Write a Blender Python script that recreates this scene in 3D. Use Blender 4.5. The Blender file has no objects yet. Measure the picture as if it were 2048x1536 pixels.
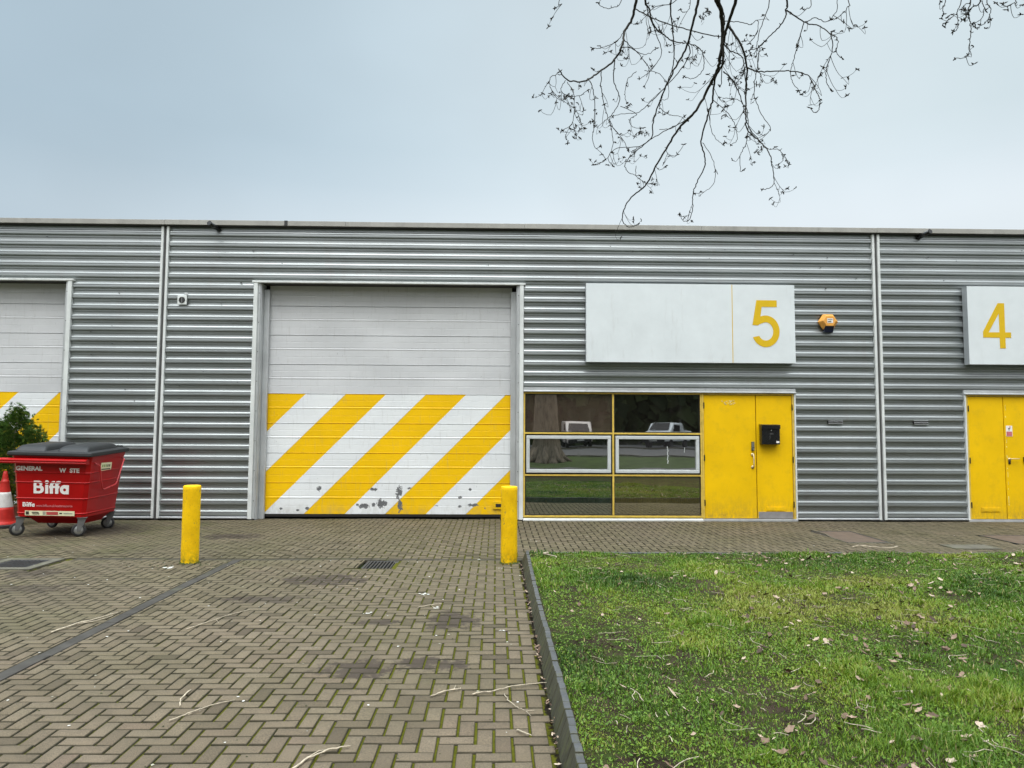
import bpy, bmesh, math, random
import numpy as np
from mathutils import Vector, Matrix
random.seed(7); rng = np.random.default_rng(11)
SC = bpy.context.scene; COL = SC.collection; R = math.radians
CY = -13.173; CZ = 1.66                       # camera stands 13.17 m in front of the facade (Y = 0)

# ------------------------------------------------------------------ helpers
class MB:
    def __init__(s): s.v = []; s.f = []; s.m = []
    def add(s, vs, fs, mi=0):
        n = len(s.v); s.v += [tuple(p) for p in vs]
        s.f += [tuple(i + n for i in f) for f in fs]; s.m += [mi] * len(fs); return s
    def box(s, x0, x1, y0, y1, z0, z1, mi=0):
        x0, x1 = min(x0, x1), max(x0, x1)
        v = [(x, y, z) for z in (z0, z1) for y in (y0, y1) for x in (x0, x1)]
        return s.add(v, [(0, 2, 3, 1), (4, 5, 7, 6), (0, 1, 5, 4), (2, 6, 7, 3), (0, 4, 6, 2), (1, 3, 7, 5)], mi)
    def quad(s, a, b, c, d, mi=0): return s.add([a, b, c, d], [(0, 1, 2, 3)], mi)
    def prism(s, pts, axis, a0, a1, mi=0):
        """pts: 2D outline; extruded along axis from a0 to a1"""
        def P(p, a):
            return {'x': (a, p[0], p[1]), 'y': (p[0], a, p[1]), 'z': (p[0], p[1], a)}[axis]
        n = len(pts); v = [P(p, a0) for p in pts] + [P(p, a1) for p in pts]
        f = [tuple(range(n)), tuple(range(2 * n - 1, n - 1, -1))] + [(i, i + n, (i + 1) % n + n, (i + 1) % n) for i in range(n)]
        return s.add(v, f, mi)
    def tube(s, pts, rad, n=8, mi=0, cap=True):
        pts = [Vector(p) for p in pts]; m = len(pts)
        if not hasattr(rad, '__len__'): rad = [rad] * m
        vs = []; fs = []; up = None
        for i, p in enumerate(pts):
            t = (pts[min(i + 1, m - 1)] - pts[max(i - 1, 0)])
            if t.length < 1e-9: t = Vector((0, 0, 1))
            t.normalize()
            if up is None: up = t.orthogonal().normalized()
            up = (up - t * up.dot(t))
            up = up.normalized() if up.length > 1e-6 else t.orthogonal().normalized()
            w = t.cross(up)
            for k in range(n):
                a = 2 * math.pi * k / n
                vs.append(p + (up * math.cos(a) + w * math.sin(a)) * rad[i])
        for i in range(m - 1):
            for k in range(n):
                fs.append((i * n + k, i * n + (k + 1) % n, (i + 1) * n + (k + 1) % n, (i + 1) * n + k))
        if cap: fs += [tuple(range(n - 1, -1, -1)), tuple(range((m - 1) * n, m * n))]
        return s.add(vs, fs, mi)
    def lathe(s, prof, c=(0, 0, 0), n=32, mi=0):
        vs = []; fs = []
        for r, z in prof:
            for k in range(n):
                a = 2 * math.pi * k / n; vs.append((c[0] + r * math.cos(a), c[1] + r * math.sin(a), c[2] + z))
        for i in range(len(prof) - 1):
            for k in range(n): fs.append((i * n + k, i * n + (k + 1) % n, (i + 1) * n + (k + 1) % n, (i + 1) * n + k))
        fs.append(tuple(range((len(prof) - 1) * n, len(prof) * n)))
        return s.add(vs, fs, mi)
    def build(s, name, mats, parent=None, bevel=0, smooth=False, seg=2):
        me = bpy.data.meshes.new(name); me.from_pydata(s.v, [], s.f)
        mats = mats if isinstance(mats, (list, tuple)) else [mats]
        for m in mats: me.materials.append(m)
        if len(mats) > 1: me.polygons.foreach_set('material_index', s.m)
        me.validate()
        bm = bmesh.new(); bm.from_mesh(me); bmesh.ops.recalc_face_normals(bm, faces=bm.faces); bm.to_mesh(me); bm.free()
        return link(name, me, parent, bevel, smooth, seg)

def link(name, me, parent=None, bevel=0, smooth=False, seg=2):
    o = bpy.data.objects.new(name, me); COL.objects.link(o)
    if smooth: me.polygons.foreach_set('use_smooth', [True] * len(me.polygons))
    if bevel:
        b = o.modifiers.new('Bevel', 'BEVEL'); b.width = bevel; b.segments = seg; b.limit_method = 'ANGLE'; b.angle_limit = R(40)
    if parent:
        o.parent = parent
        base = Vector(parent.location)
        if parent.get('_abs'): o.location = -base
    return o

def np_mesh(name, V, F, mats, fattr=None, smooth=False, vattr=None):
    """V (n,3), F (m,k) arrays of equal sided faces"""
    me = bpy.data.meshes.new(name); V = np.asarray(V, dtype=np.float32); F = np.asarray(F, dtype=np.int32)
    m, k = F.shape
    me.vertices.add(len(V)); me.vertices.foreach_set('co', V.ravel())
    me.loops.add(m * k); me.loops.foreach_set('vertex_index', F.ravel())
    me.polygons.add(m); me.polygons.foreach_set('loop_start', np.arange(0, m * k, k, dtype=np.int32))
    me.polygons.foreach_set('loop_total', np.full(m, k, dtype=np.int32))
    if smooth: me.polygons.foreach_set('use_smooth', np.ones(m, dtype=bool))
    for a, arr in (fattr or {}).items():
        at = me.attributes.new(a, 'FLOAT', 'FACE'); at.data.foreach_set('value', np.asarray(arr, dtype=np.float32))
    me.update(calc_edges=True); me.validate()
    for mm in (mats if isinstance(mats, (list, tuple)) else [mats]): me.materials.append(mm)
    return me

def tag(o, label=None, cat=None, group=None, kind=None):
    if label: o['label'] = label
    if cat: o['category'] = cat
    if group: o['group'] = group
    if kind: o['kind'] = kind
    return o
def thing(name, label, cat, loc, group=None, absolute=True):
    o = bpy.data.objects.new(name, None); COL.objects.link(o); o.location = loc; o.empty_display_size = .2
    if absolute: o['_abs'] = 1
    return tag(o, label, cat, group)
def sub(o, parent):           # make o (world coords mesh) a child of parent part (also world coords mesh)
    o.parent = parent; o.location = (0, 0, 0); return o

def curve_mesh(name, splines, m, parent, to3d, extrude=0.002):
    """filled 2D outline(s) with holes; to3d maps Matrix"""
    cu = bpy.data.curves.new(name + '_c', 'CURVE'); cu.dimensions = '2D'; cu.fill_mode = 'BOTH'; cu.extrude = extrude
    for pts in splines:
        sp = cu.splines.new('POLY'); sp.points.add(len(pts) - 1); sp.use_cyclic_u = True
        for i, p in enumerate(pts): sp.points[i].co = (p[0], p[1], 0, 1)
    return conv(name, cu, m, parent, to3d)
def conv(name, cu, m, parent, mtx):
    tmp = bpy.data.objects.new('tmp', cu); COL.objects.link(tmp)
    bpy.context.view_layer.update(); dg = bpy.context.evaluated_depsgraph_get()
    me = bpy.data.meshes.new_from_object(tmp.evaluated_get(dg)); bpy.data.objects.remove(tmp)
    me.name = name; me.transform(mtx); me.materials.clear(); me.materials.append(m)
    return link(name, me, parent)
def text_mesh(name, body, size, m, parent, mtx, bold=0.0, extrude=.001, sx=1.0, space=1.0):
    cu = bpy.data.curves.new(name + '_t', 'FONT'); cu.body = body; cu.size = size; cu.offset = bold; cu.extrude = extrude
    cu.space_character = space
    return conv(name, cu, m, parent, mtx @ Matrix.Diagonal((sx, 1, 1, 1)))
def facing(x, y, z):          # 2D (x, y) -> wall plane facing -Y, at x, y, z
    return Matrix.Translation((x, y, z)) @ Matrix.Rotation(R(90), 4, 'X')

# smooth value noise in numpy
def vnoise(x, y, sc, seed=0, octv=3):
    out = np.zeros_like(x, dtype=float); amp = 1; tot = 0
    for o in range(octv):
        g = np.random.default_rng(seed + o * 17).random((128, 128))
        xs = x * sc * 2 ** o + 31.7; ys = y * sc * 2 ** o + 11.3
        xi = np.floor(xs).astype(int); yi = np.floor(ys).astype(int); fx = xs - xi; fy = ys - yi
        fx = fx * fx * (3 - 2 * fx); fy = fy * fy * (3 - 2 * fy)
        a = g[xi % 128, yi % 128]; b = g[(xi + 1) % 128, yi % 128]; c = g[xi % 128, (yi + 1) % 128]; d = g[(xi + 1) % 128, (yi + 1) % 128]
        out += amp * ((a * (1 - fx) + b * fx) * (1 - fy) + (c * (1 - fx) + d * fx) * fy); tot += amp; amp *= .5
    return out / tot

# ------------------------------------------------------------------ materials
class NT:
    def __init__(s, name):
        s.mat = bpy.data.materials.new(name); s.mat.use_nodes = True; s.t = s.mat.node_tree
        s.b = s.t.nodes['Principled BSDF']; s.tc = None
    def n(s, typ, **kw):
        nd = s.t.nodes.new(typ)
        for k, v in kw.items():
            if k.startswith('i_'):
                key = k[2:].replace('_', ' ')
                nd.inputs[key].default_value = v
            else: setattr(nd, k, v)
        return nd
    def l(s, a, b): s.t.links.new(a, b)
    def co(s, scale=(1, 1, 1), kind='Object'):
        if not s.tc: s.tc = s.n('ShaderNodeTexCoord')
        mp = s.n('ShaderNodeMapping'); mp.inputs['Scale'].default_value = scale
        s.l(s.tc.outputs[kind], mp.inputs[0]); return mp.outputs[0]
    def noise(s, scale, co=None, detail=4, rough=.6, dist=0):
        nz = s.n('ShaderNodeTexNoise'); nz.inputs['Scale'].default_value = scale; nz.inputs['Detail'].default_value = detail
        nz.inputs['Roughness'].default_value = rough; nz.inputs['Distortion'].default_value = dist
        s.l(co if co else s.co(), nz.inputs['Vector']); return nz.outputs['Fac']
    def ramp(s, fac, stops):
        r = s.n('ShaderNodeValToRGB'); e = r.color_ramp.elements
        while len(e) < len(stops): e.new(.5)
        for i, (p, c) in enumerate(stops):
            e[i].position = p; e[i].color = (c, c, c, 1) if not hasattr(c, '__len__') else (*c, 1)
        s.l(fac, r.inputs[0]); return r.outputs[0]
    def mix(s, fac, a, b, mode='MIX'):
        m = s.n('ShaderNodeMix', data_type='RGBA', blend_type=mode)
        for sock, v in ((m.inputs[0], fac), (m.inputs[6], a), (m.inputs[7], b)):
            if hasattr(v, 'is_linked'): s.l(v, sock)
            elif hasattr(v, '__len__'): sock.default_value = (*v, 1) if len(v) == 3 else v
            else: sock.default_value = v if sock.type == 'VALUE' else (v, v, v, 1)
        return m.outputs[2]
    def math(s, op, a, b=None, c=None, clamp=False):
        m = s.n('ShaderNodeMath', operation=op); m.use_clamp = clamp
        for i, v in enumerate((a, b, c)):
            if v is None: continue
            if hasattr(v, 'is_linked'): s.l(v, m.inputs[i])
            else: m.inputs[i].default_value = v
        return m.outputs[0]
    def bump(s, h, strength=.3, dist=.01):
        b = s.n('ShaderNodeBump'); b.inputs['Strength'].default_value = strength; b.inputs['Distance'].default_value = dist
        s.l(h, b.inputs['Height']); s.l(b.outputs[0], s.b.inputs['Normal'])
    def set(s, col=None, rough=None, metal=None, spec=None):
        for key, v in (('Base Color', col), ('Roughness', rough), ('Metallic', metal), ('Specular IOR Level', spec)):
            if v is None: continue
            if hasattr(v, 'is_linked'): s.l(v, s.b.inputs[key])
            else: s.b.inputs[key].default_value = (*v, 1) if hasattr(v, '__len__') else v
        return s

def simple(name, col, rough=.5, metal=0, spec=.5, var=.25, scale=6, stretch=(1, 1, 1), bump=0, bscale=60, dirt=None, rvar=.1):
    k = NT(name)
    f = k.noise(scale, k.co(stretch), 6, .65)
    c = k.mix(k.ramp(f, [(.3, 0), (.7, 1)]), [v * (1 - var) for v in col], [min(1, v * (1 + var)) for v in col])
    if dirt:                                   # streaky grime with a shape of its own
        g = k.noise(dirt[0], k.co(dirt[1]), 8, .7)
        c = k.mix(k.ramp(g, [(dirt[2], 0), (dirt[2] + .18, dirt[3])]), c, dirt[4])
    k.set(c, None, metal, spec)
    k.l(k.math('MULTIPLY_ADD', f, rvar * 2, rough - rvar), k.b.inputs['Roughness'])
    if bump: k.bump(k.noise(bscale, None, 4), bump, .004)
    return k.mat

def mat_cladding():
    k = NT('cladding_steel')
    big = k.noise(.5, k.co((1, 1, 2.2)), 3)
    streak = k.noise(3, k.co((1.3, 1, .25)), 6, .7)
    fine = k.noise(220, None, 2)
    band = k.noise(1.1, k.co((.25, 1, 5.0)), 3)
    c = k.mix(k.ramp(big, [(.3, 0), (.7, 1)]), (.295, .325, .325), (.385, .418, .418))
    c = k.mix(k.ramp(streak, [(.55, 0), (.8, .5)]), c, (.30, .285, .27))
    c = k.mix(.12, c, k.ramp(fine, [(.2, .1), (.8, .8)]))
    sp = k.n('ShaderNodeSeparateXYZ'); k.l(k.co(), sp.inputs[0])             # one tone per sheet
    wn = k.n('ShaderNodeTexWhiteNoise', noise_dimensions='2D'); cb = k.n('ShaderNodeCombineXYZ')
    k.l(k.math('FLOOR', k.math('DIVIDE', k.math('SUBTRACT', sp.outputs[0], .52), 3.49)), cb.inputs[0]); k.l(k.math('FLOOR', k.math('DIVIDE', sp.outputs[2], 1.0)), cb.inputs[1]); k.l(cb.outputs[0], wn.inputs['Vector'])
    c = k.mix(k.math('MULTIPLY', wn.outputs['Value'], .16), c, (.22, .225, .24))
    drip = k.noise(26, k.co((1, 1, .10)), 5, .8); c = k.mix(k.ramp(drip, [(.60, 0), (.72, .45)]), c, (.20, .19, .175))
    k.set(c, None, .74, .5)
    k.l(k.math('MULTIPLY_ADD', band, .16, .26), k.b.inputs['Roughness'])
    b = k.math('ADD', k.math('MULTIPLY', k.noise(2.3, k.co((.8, 1, 6)), 4), 1.0), k.math('MULTIPLY', k.noise(9, k.co((.5, 1, 4)), 2), .25))
    k.bump(b, .06, .010)
    return k.mat
def mat_trim(name, col, metal=.5, rough=.4):
    return simple(name, col, rough, metal, .5, .14, 3, (1, 1, .6), .1, 30, (5, (1, 1, .35), .55, .5, tuple(v * .55 for v in col)))
def mat_door_panel(phase, ox=0.0, chips=True):
    """painted steel slab: white over yellow/white chevrons below 2.33 m, chips where vehicles hit it"""
    k = NT('door_paint')
    sep = k.n('ShaderNodeSeparateXYZ'); k.l(k.co(), sep.inputs[0]); X, Z = sep.outputs[0], sep.outputs[2]
    wob = k.math('MULTIPLY', k.math('SUBTRACT', k.noise(14, None, 3), .5), .012)
    u = k.math('ADD', k.math('SUBTRACT', k.math('ADD', X, 2.334 - phase), Z), wob)
    fr = k.math('FRACT', k.math('DIVIDE', u, 1.513))
    yel = k.math('MULTIPLY', k.math('GREATER_THAN', fr, .5), k.math('LESS_THAN', Z, 2.335))
    rim = k.math('MULTIPLY', k.math('LESS_THAN', k.math('ABSOLUTE', k.math('SUBTRACT', fr, .5)), .006), k.math('LESS_THAN', Z, 2.335))
    vn = k.noise(1.2, k.co((.8, 1, 1.6)), 5)
    upper = k.mix(k.ramp(vn, [(.3, 0), (.7, 1)]), (.52, .535, .55), (.61, .625, .64))
    lower = k.mix(k.ramp(vn, [(.3, 0), (.7, 1)]), (.68, .71, .73), (.76, .79, .80))
    base = k.mix(k.math('LESS_THAN', Z, 2.335), upper, lower)
    ye = k.mix(k.ramp(k.noise(2, None, 5), [(.3, 0), (.7, 1)]), (.76, .46, .001), (.86, .52, .001))
    c = k.mix(yel, base, ye)
    c = k.mix(k.math('MULTIPLY', rim, .6), c, (.45, .3, .06))
    # run-off grime under each joint
    g = k.noise(7, k.co((3.2, 1, .35)), 7, .75)
    c = k.mix(k.ramp(g, [(.56, 0), (.78, .38)]), c, (.26, .25, .22))
    sm = k.noise(35, k.co((1, 1, .4)), 3)
    c = k.mix(k.ramp(sm, [(.70, 0), (.73, .5)]), c, (.2, .2, .2))
    low = k.ramp(Z, [(0.0, .55), (.35, 0)])
    c = k.mix(k.math('MULTIPLY', low, k.ramp(k.noise(6, k.co((1.5, 1, .8)), 6), [(.42, 0), (.7, 1)])), c, (.24, .215, .15))
    if chips:
        acc = None
        for (cx, cz, rx, rz) in [(-3.311, .55, .055, .06), (-2.292, .544, .10, .04), (-1.815, .50, .07, .15), (-1.79, .24, .055, .16), (-2.48, .235, .16, .065),
                                 (-2.13, .285, .12, .10), (-2.29, .25, .05, .05), (-4.0, .18, .045, .03), (-3.52, .185, .055, .03), (-3.69, .155, .04, .02),
                                 (-.67, .23, .05, .035), (-.42, .255, .13, .04), (-.48, .55, .035, .03), (-.66, .40, .05, .03), (-1.63, .57, .05, .03), (-1.1, .24, .04, .02), (-.2, .2, .03, .03)]:
            dx = k.math('POWER', k.math('DIVIDE', k.math('SUBTRACT', X, cx), rx), 2.0)
            dz = k.math('POWER', k.math('DIVIDE', k.math('SUBTRACT', Z, cz), rz), 2.0)
            d = k.math('SUBTRACT', 1.0, k.math('ADD', dx, dz))
            acc = d if acc is None else k.math('MAXIMUM', acc, d)
        nn = k.noise(17, None, 7, .75)
        m = k.math('GREATER_THAN', k.math('ADD', k.math('MAXIMUM', acc, -1.2), k.math('MULTIPLY', k.math('SUBTRACT', nn, .5), 5.0)), .45)
        c = k.mix(m, c, (.13, .135, .14))
    k.set(c, .5, 0, .22)
    k.bump(k.math('ADD', k.noise(300, None, 2), k.math('MULTIPLY', k.noise(4, k.co((1, 1, .5)), 3), 3.0)), .09, .003)
    return k.mat
def mat_yellow(name='yellow_door_paint', streak=True, col=(.86, .53, .001)):
    k = NT(name)
    f = k.noise(1.6, None, 6, .6)
    c = k.mix(k.ramp(f, [(.3, 0), (.7, 1)]), tuple(v * .86 for v in col), col)
    g = k.noise(60, None, 4, .8)
    c = k.mix(k.ramp(g, [(.66, 0), (.76, .35)]), c, (.45, .25, .02))
    c = k.mix(k.ramp(k.noise(5, k.co((2, 1, .5)), 8, .75), [(.60, 0), (.78, .5)]), c, (.5, .32, .03))
    sp = k.n('ShaderNodeSeparateXYZ'); k.l(k.co(), sp.inputs[0])
    low = k.ramp(sp.outputs[2], [(0.04, .8), (.22, .35), (.55, 0)])          # splash dirt along the foot of the door
    c = k.mix(k.math('MULTIPLY', low, k.ramp(k.noise(9, k.co((1.6, 1, .7)), 7, .75), [(.40, 0), (.66, 1)])), c, (.22, .16, .05))
    hand = k.math('MULTIPLY', k.ramp(k.noise(4, k.co((1, 1, 1)), 6, .7), [(.52, 0), (.70, .30)]), 1.0); c = k.mix(hand, c, (.48, .30, .02))
    k.set(c, .5, 0, .22); k.bump(k.math('ADD', k.noise(110, None, 4), k.math('MULTIPLY', k.noise(2.2, None, 2), 4.0)), .22, .003)
    return k.mat
def mat_bollard():
    k = NT('bollard_paint')
    f = k.noise(5, k.co((1, 1, .7)), 7, .7)
    c = k.mix(k.ramp(f, [(.3, 0), (.65, 1)]), (.66, .38, .001), (.90, .56, .001))
    c = k.mix(k.ramp(k.noise(38, None, 6, .8), [(.56, 0), (.72, .8)]), c, (.26, .15, .02))
    sep = k.n('ShaderNodeSeparateXYZ'); k.l(k.co(), sep.inputs[0])
    low = k.ramp(sep.outputs[2], [(0.0, .95), (.09, .3), (.22, 0)])
    c = k.mix(k.math('MULTIPLY', low, k.ramp(k.noise(22, None, 5), [(.42, 0), (.6, 1)])), c, (.09, .11, .015))
    chip = k.noise(11, k.co((1, 1, .6)), 8, .85); c = k.mix(k.ramp(chip, [(.615, 0), (.625, .8)]), c, (.10, .09, .07))
    k.set(c, .6, 0, .2); k.bump(k.noise(28, None, 7, .8), .5, .005)
    return k.mat
def mat_glass(name, tint, dirt=.5, scale=1.0):
    """dark film backed pane: a mirror with a dark body"""
    k = NT(name)
    f = k.noise(3 * scale, k.co((1.4, 1, .35)), 7, .7)
    c = k.mix(k.ramp(f, [(.5, 0), (.85, dirt)]), tint, tuple(v * 2.6 + .02 for v in tint))
    k.set(c, None, 0, 1.0); k.b.inputs['IOR'].default_value = 2.45
    k.b.inputs['Specular Tint'].default_value = (1, .97, .93, 1)
    k.l(k.math('MULTIPLY_ADD', k.ramp(f, [(.5, 0), (.9, 1)]), .10, .004), k.b.inputs['Roughness'])
    k.bump(k.noise(1.1, None, 2), .04, .004)
    return k.mat
def mat_paving():
    k = NT('block_paving')
    at = k.n('ShaderNodeAttribute', attribute_name='tint'); t = at.outputs['Fac']
    sep = k.n('ShaderNodeSeparateXYZ'); k.l(k.co(), sep.inputs[0]); X, Y = sep.outputs[0], sep.outputs[1]
    c = k.ramp(t, [(0, (.125, .097, .070)), (.22, (.190, .150, .108)), (.5, (.235, .188, .136)), (.78, (.262, .214, .158)), (1, (.225, .168, .126))])
    # olive algae film, stronger towards the building and to the left
    yy = k.n('ShaderNodeMapRange'); yy.inputs[1].default_value = -8.5; yy.inputs[2].default_value = -3.0; k.l(Y, yy.inputs[0])
    alg = k.math('ADD', k.math('MULTIPLY', yy.outputs[0], .42), k.ramp(k.noise(.8, None, 6, .65), [(.35, 0), (.72, .75)]), None, True)
    c = k.mix(k.math('MULTIPLY', alg, .8), c, k.mix(t, (.105, .098, .045), (.15, .14, .075)))
    xl = k.n('ShaderNodeMapRange'); xl.inputs[1].default_value = -3.0; xl.inputs[2].default_value = -5.5; k.l(X, xl.inputs[0])
    c = k.mix(k.math('MULTIPLY', xl.outputs[0], k.ramp(k.noise(1.7, None, 6), [(.45, 0), (.7, .6)])), c, (.10, .115, .035))
    # aggregate speckle
    c = k.mix(.75, c, k.mix(k.ramp(k.noise(190, None, 3), [(.35, 0), (.65, 1)]), (.07, .065, .06), (.42, .39, .34)), 'OVERLAY')
    # named oil / rust stains lying on the blocks, plus a dark patch under the bin
    acc = None
    for (sx, sy, rx, ry) in [(-1.9, -5.15, .55, .28), (-2.27, -6.05, .42, .17), (-.37, -6.85, .28, .3), (-.46, -8.0, .28, .16), (-.95, -8.1, .32, .2), (-5.3, -4.8, .3, .3),
                             (-4.85, -5.6, .45, .2), (-1.0, -6.9, .2, .1), (-4.1, -2.0, .5, .3), (-7.0, -5.6, .6, .3), (-6.6, -1.4, .9, .8)]:
        dx = k.math('POWER', k.math('DIVIDE', k.math('SUBTRACT', X, sx), rx), 2.0); dy = k.math('POWER', k.math('DIVIDE', k.math('SUBTRACT', Y, sy), ry), 2.0)
        d = k.math('SUBTRACT', 1.0, k.math('ADD', dx, dy)); acc = d if acc is None else k.math('MAXIMUM', acc, d)
    s_ = k.math('ADD', k.math('MAXIMUM', acc, -1.5), k.math('MULTIPLY', k.math('SUBTRACT', k.noise(6, None, 8, .8), .5), 7.0))
    c = k.mix(k.ramp(s_, [(-.1, 0), (.5, .85)]), c, (.036, .025, .019))
    c = k.mix(k.ramp(k.noise(.55, None, 7, .7), [(.47, 0), (.68, .65)]), c, (.088, .070, .046))
    c = k.mix(k.ramp(k.noise(2.4, None, 7, .75), [(.54, 0), (.70, .55)]), c, (.075, .058, .040))
    # pale lichen / gum spots
    c = k.mix(k.ramp(k.noise(16, None, 6, .75), [(.70, 0), (.76, .35)]), c, (.34, .34, .30))
    ed = k.n('ShaderNodeAttribute', attribute_name='edge')        # dirt and moss caught on the arrises
    c = k.mix(k.math('MULTIPLY', ed.outputs['Fac'], k.ramp(k.noise(14, None, 4), [(.3, .75), (.6, 1)])), c, (.030, .027, .014))
    k.set(c, .82, 0, .3)
    k.bump(k.math('ADD', k.noise(170, None, 4, .8), k.noise(40, None, 3)), .45, .004)
    return k.mat
BED_LINE = .385
def mat_joint():
    k = NT('mossy_joint')
    sep = k.n('ShaderNodeSeparateXYZ'); k.l(k.co(), sep.inputs[0]); X, Y = sep.outputs[0], sep.outputs[1]
    m = k.n('ShaderNodeMapRange'); m.inputs[1].default_value = -3.4; m.inputs[2].default_value = -.6; k.l(X, m.inputs[0])
    foot = k.n('ShaderNodeMapRange'); foot.inputs[1].default_value = BED_LINE - .10; foot.inputs[2].default_value = BED_LINE - .06; k.l(X, foot.inputs[0])
    w = k.math('ADD', k.math('ADD', k.math('MULTIPLY', m.outputs[0], .17), k.math('MULTIPLY', k.noise(1.1, None, 4, .6), .50)), k.math('MULTIPLY', k.noise(15, None, 6, .8), .65))
    w = k.math('SUBTRACT', w, k.math('MULTIPLY', foot.outputs[0], .22))
    c = k.mix(k.ramp(w, [(.56, 0), (.65, 1)]), (.012, .009, .006), k.mix(k.noise(45, None, 3), (.036, .042, .004), (.110, .108, .008)))
    k.set(c, .95, 0, .1); k.bump(k.noise(120, None, 4), .8, .006)
    return k.mat
def mat_soil():
    k = NT('soil')
    n1 = k.noise(3, None, 6); 
    c = k.mix(k.ramp(n1, [(.35, 0), (.7, 1)]), (.030, .022, .014), (.075, .056, .036))
    c = k.mix(k.ramp(k.noise(7, None, 5), [(.45, 0), (.62, .8)]), c, (.045, .075, .012))
    k.set(c, .95, 0, .1); k.bump(k.noise(60, None, 6, .8), 1, .02)
    return k.mat
def mat_blade():
    k = NT('grass_blade')
    at = k.n('ShaderNodeAttribute', attribute_name='tint')
    c = k.ramp(at.outputs['Fac'], [(0, (.036, .086, .010)), (.3, (.080, .168, .016)), (.6, (.145, .245, .020)), (.8, (.235, .305, .028)), (.93, (.28, .26, .08)), (1, (.42, .34, .19))])
    k.set(c, .5, 0, .3)
    tr = k.n('ShaderNodeBsdfTranslucent'); k.l(c, tr.inputs[0]); ms = k.n('ShaderNodeMixShader'); ms.inputs[0].default_value = .3
    out = k.t.nodes['Material Output']; k.l(k.b.outputs[0], ms.inputs[1]); k.l(tr.outputs[0], ms.inputs[2]); k.l(ms.outputs[0], out.inputs[0])
    return k.mat
def mat_attr(name, stops, rough=.7):
    k = NT(name); at = k.n('ShaderNodeAttribute', attribute_name='tint'); k.set(k.ramp(at.outputs['Fac'], stops), rough, 0, .3); return k.mat

M = {}
M['clad'] = mat_cladding()
M['trim'] = mat_trim('grey_trim', (.50, .52, .53), .35, .42)
M['trim_dark'] = mat_trim('groove_dark', (.10, .10, .10), .2, .6)
M['trim_white'] = mat_trim('pale_trim', (.66, .69, .68), .1, .45)
M['coping'] = mat_trim('coping_grey', (.33, .325, .30), .1, .6)
M['screw'] = simple('screw_head', (.035, .035, .035), .5)
M['soffit'] = simple('dark_soffit', (.045, .045, .045), .8)
M['inner'] = simple('inner_wall', (.12, .12, .12), .8)
M['roof'] = simple('roof_sheet', (.30, .31, .32), .6)
M['yellow'] = mat_yellow()
M['yellow_frame'] = simple('ochre_frame', (.62, .44, .08), .45, 0, .4, .2, 8, dirt=(12, (1, 1, .5), .55, .5, (.2, .13, .03)))
M['black'] = simple('black_plastic', (.010, .010, .011), .28, 0, .5)
M['gasket'] = simple('gasket', (.012, .010, .009), .6)
M['upvc'] = simple('grey_white_frame', (.52, .55, .55), .35, 0, .5, .1, 5, dirt=(9, (1, 1, .5), .56, .45, (.25, .25, .23)))
M['sign'] = simple('sign_panel', (.66, .71, .73), .5, 0, .35, .05, 2, bump=.05, dirt=(3.0, (2.2, 1, .35), .58, .35, (.45, .45, .44)))
M['signside'] = simple('sign_side', (.40, .43, .45), .5, .2, .4, .1, 4)
M['signyellow'] = simple('sign_yellow', (.66, .43, .01), .5, 0, .3, .06, 8)
M['bollard'] = mat_bollard()
M['paving'] = mat_paving(); M['joint'] = mat_joint(); M['soil'] = mat_soil(); M['blade'] = mat_blade()
M['kerb'] = simple('engineering_brick', (.066, .068, .070), .6, 0, .4, .3, 9, bump=.5, bscale=50, dirt=(8, (1, 1, 1), .5, .7, (.075, .075, .035)))
M['kerbface'] = simple('engineering_brick_face', (.048, .047, .030), .8, 0, .3, .3, 12, (1, 1, .3), bump=.5, bscale=60, dirt=(6, (3, 3, .6), .48, .8, (.075, .080, .03)))
M['strip'] = simple('dark_concrete_strip', (.060, .056, .050), .95, 0, .1, .25, 5, bump=.3, dirt=(2, (1, 1, 1), .55, .5, (.10, .10, .06)))
M['channel'] = simple('channel_block', (.060, .054, .042), .95, 0, .1, .3, 9, bump=.4, dirt=(3, (1, 1, 1), .5, .6, (.09, .09, .03)))
M['iron'] = simple('cast_iron', (.045, .045, .045), .55, .4, .5, .4, 20, bump=.3)
M['void'] = simple('drain_void', (.004, .004, .004), .95)
M['concrete'] = simple('pale_concrete', (.105, .098, .075), .85, 0, .3, .3, 6, bump=.4, dirt=(4, (1, 1, 1), .5, .6, (.10, .105, .05)))
M['rust'] = simple('rusty_cover', (.105, .076, .056), .8, 0, .3, .3, 7, bump=.4, dirt=(6, (1, 1, 1), .55, .5, (.10, .09, .045)))
M['binred'] = simple('bin_red', (.36, .0012, .002), .38, 0, .3, .14, 3, bump=.12, bscale=9, dirt=(4, (1.5, 1.5, .5), .62, .5, (.16, .004, .004)))
M['binlid'] = simple('bin_lid', (.018, .019, .020), .5, 0, .35, .3, 8, bump=.15)
M['galv'] = simple('galvanised', (.40, .41, .41), .35, .7, .5, .3, 14)
M['rubber'] = simple('rubber', (.018, .018, .018), .7)
M['white'] = simple('white_vinyl', (.80, .78, .76), .5, 0, .3, .05)
M['pinkish'] = simple('faded_print', (.55, .16, .17), .5)
M['cream'] = simple('cream_sticker', (.72, .70, .47), .5, 0, .3, .08, 20)
M['ink'] = simple('ink', (.03, .03, .02), .6)
M['redink'] = simple('red_ink', (.45, .06, .06), .5)
M['orange'] = simple('sounder_orange', (.76, .36, .07), .42, 0, .4, .15, 12, dirt=(14, (1, 1, .5), .5, .4, (.45, .22, .06)))
M['conered'] = simple('cone_red', (.40, .018, .012), .5, 0, .3, .2, 10, bump=.1)
M['conewhite'] = simple('cone_white', (.50, .50, .48), .55, 0, .3, .15, 14)
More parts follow.
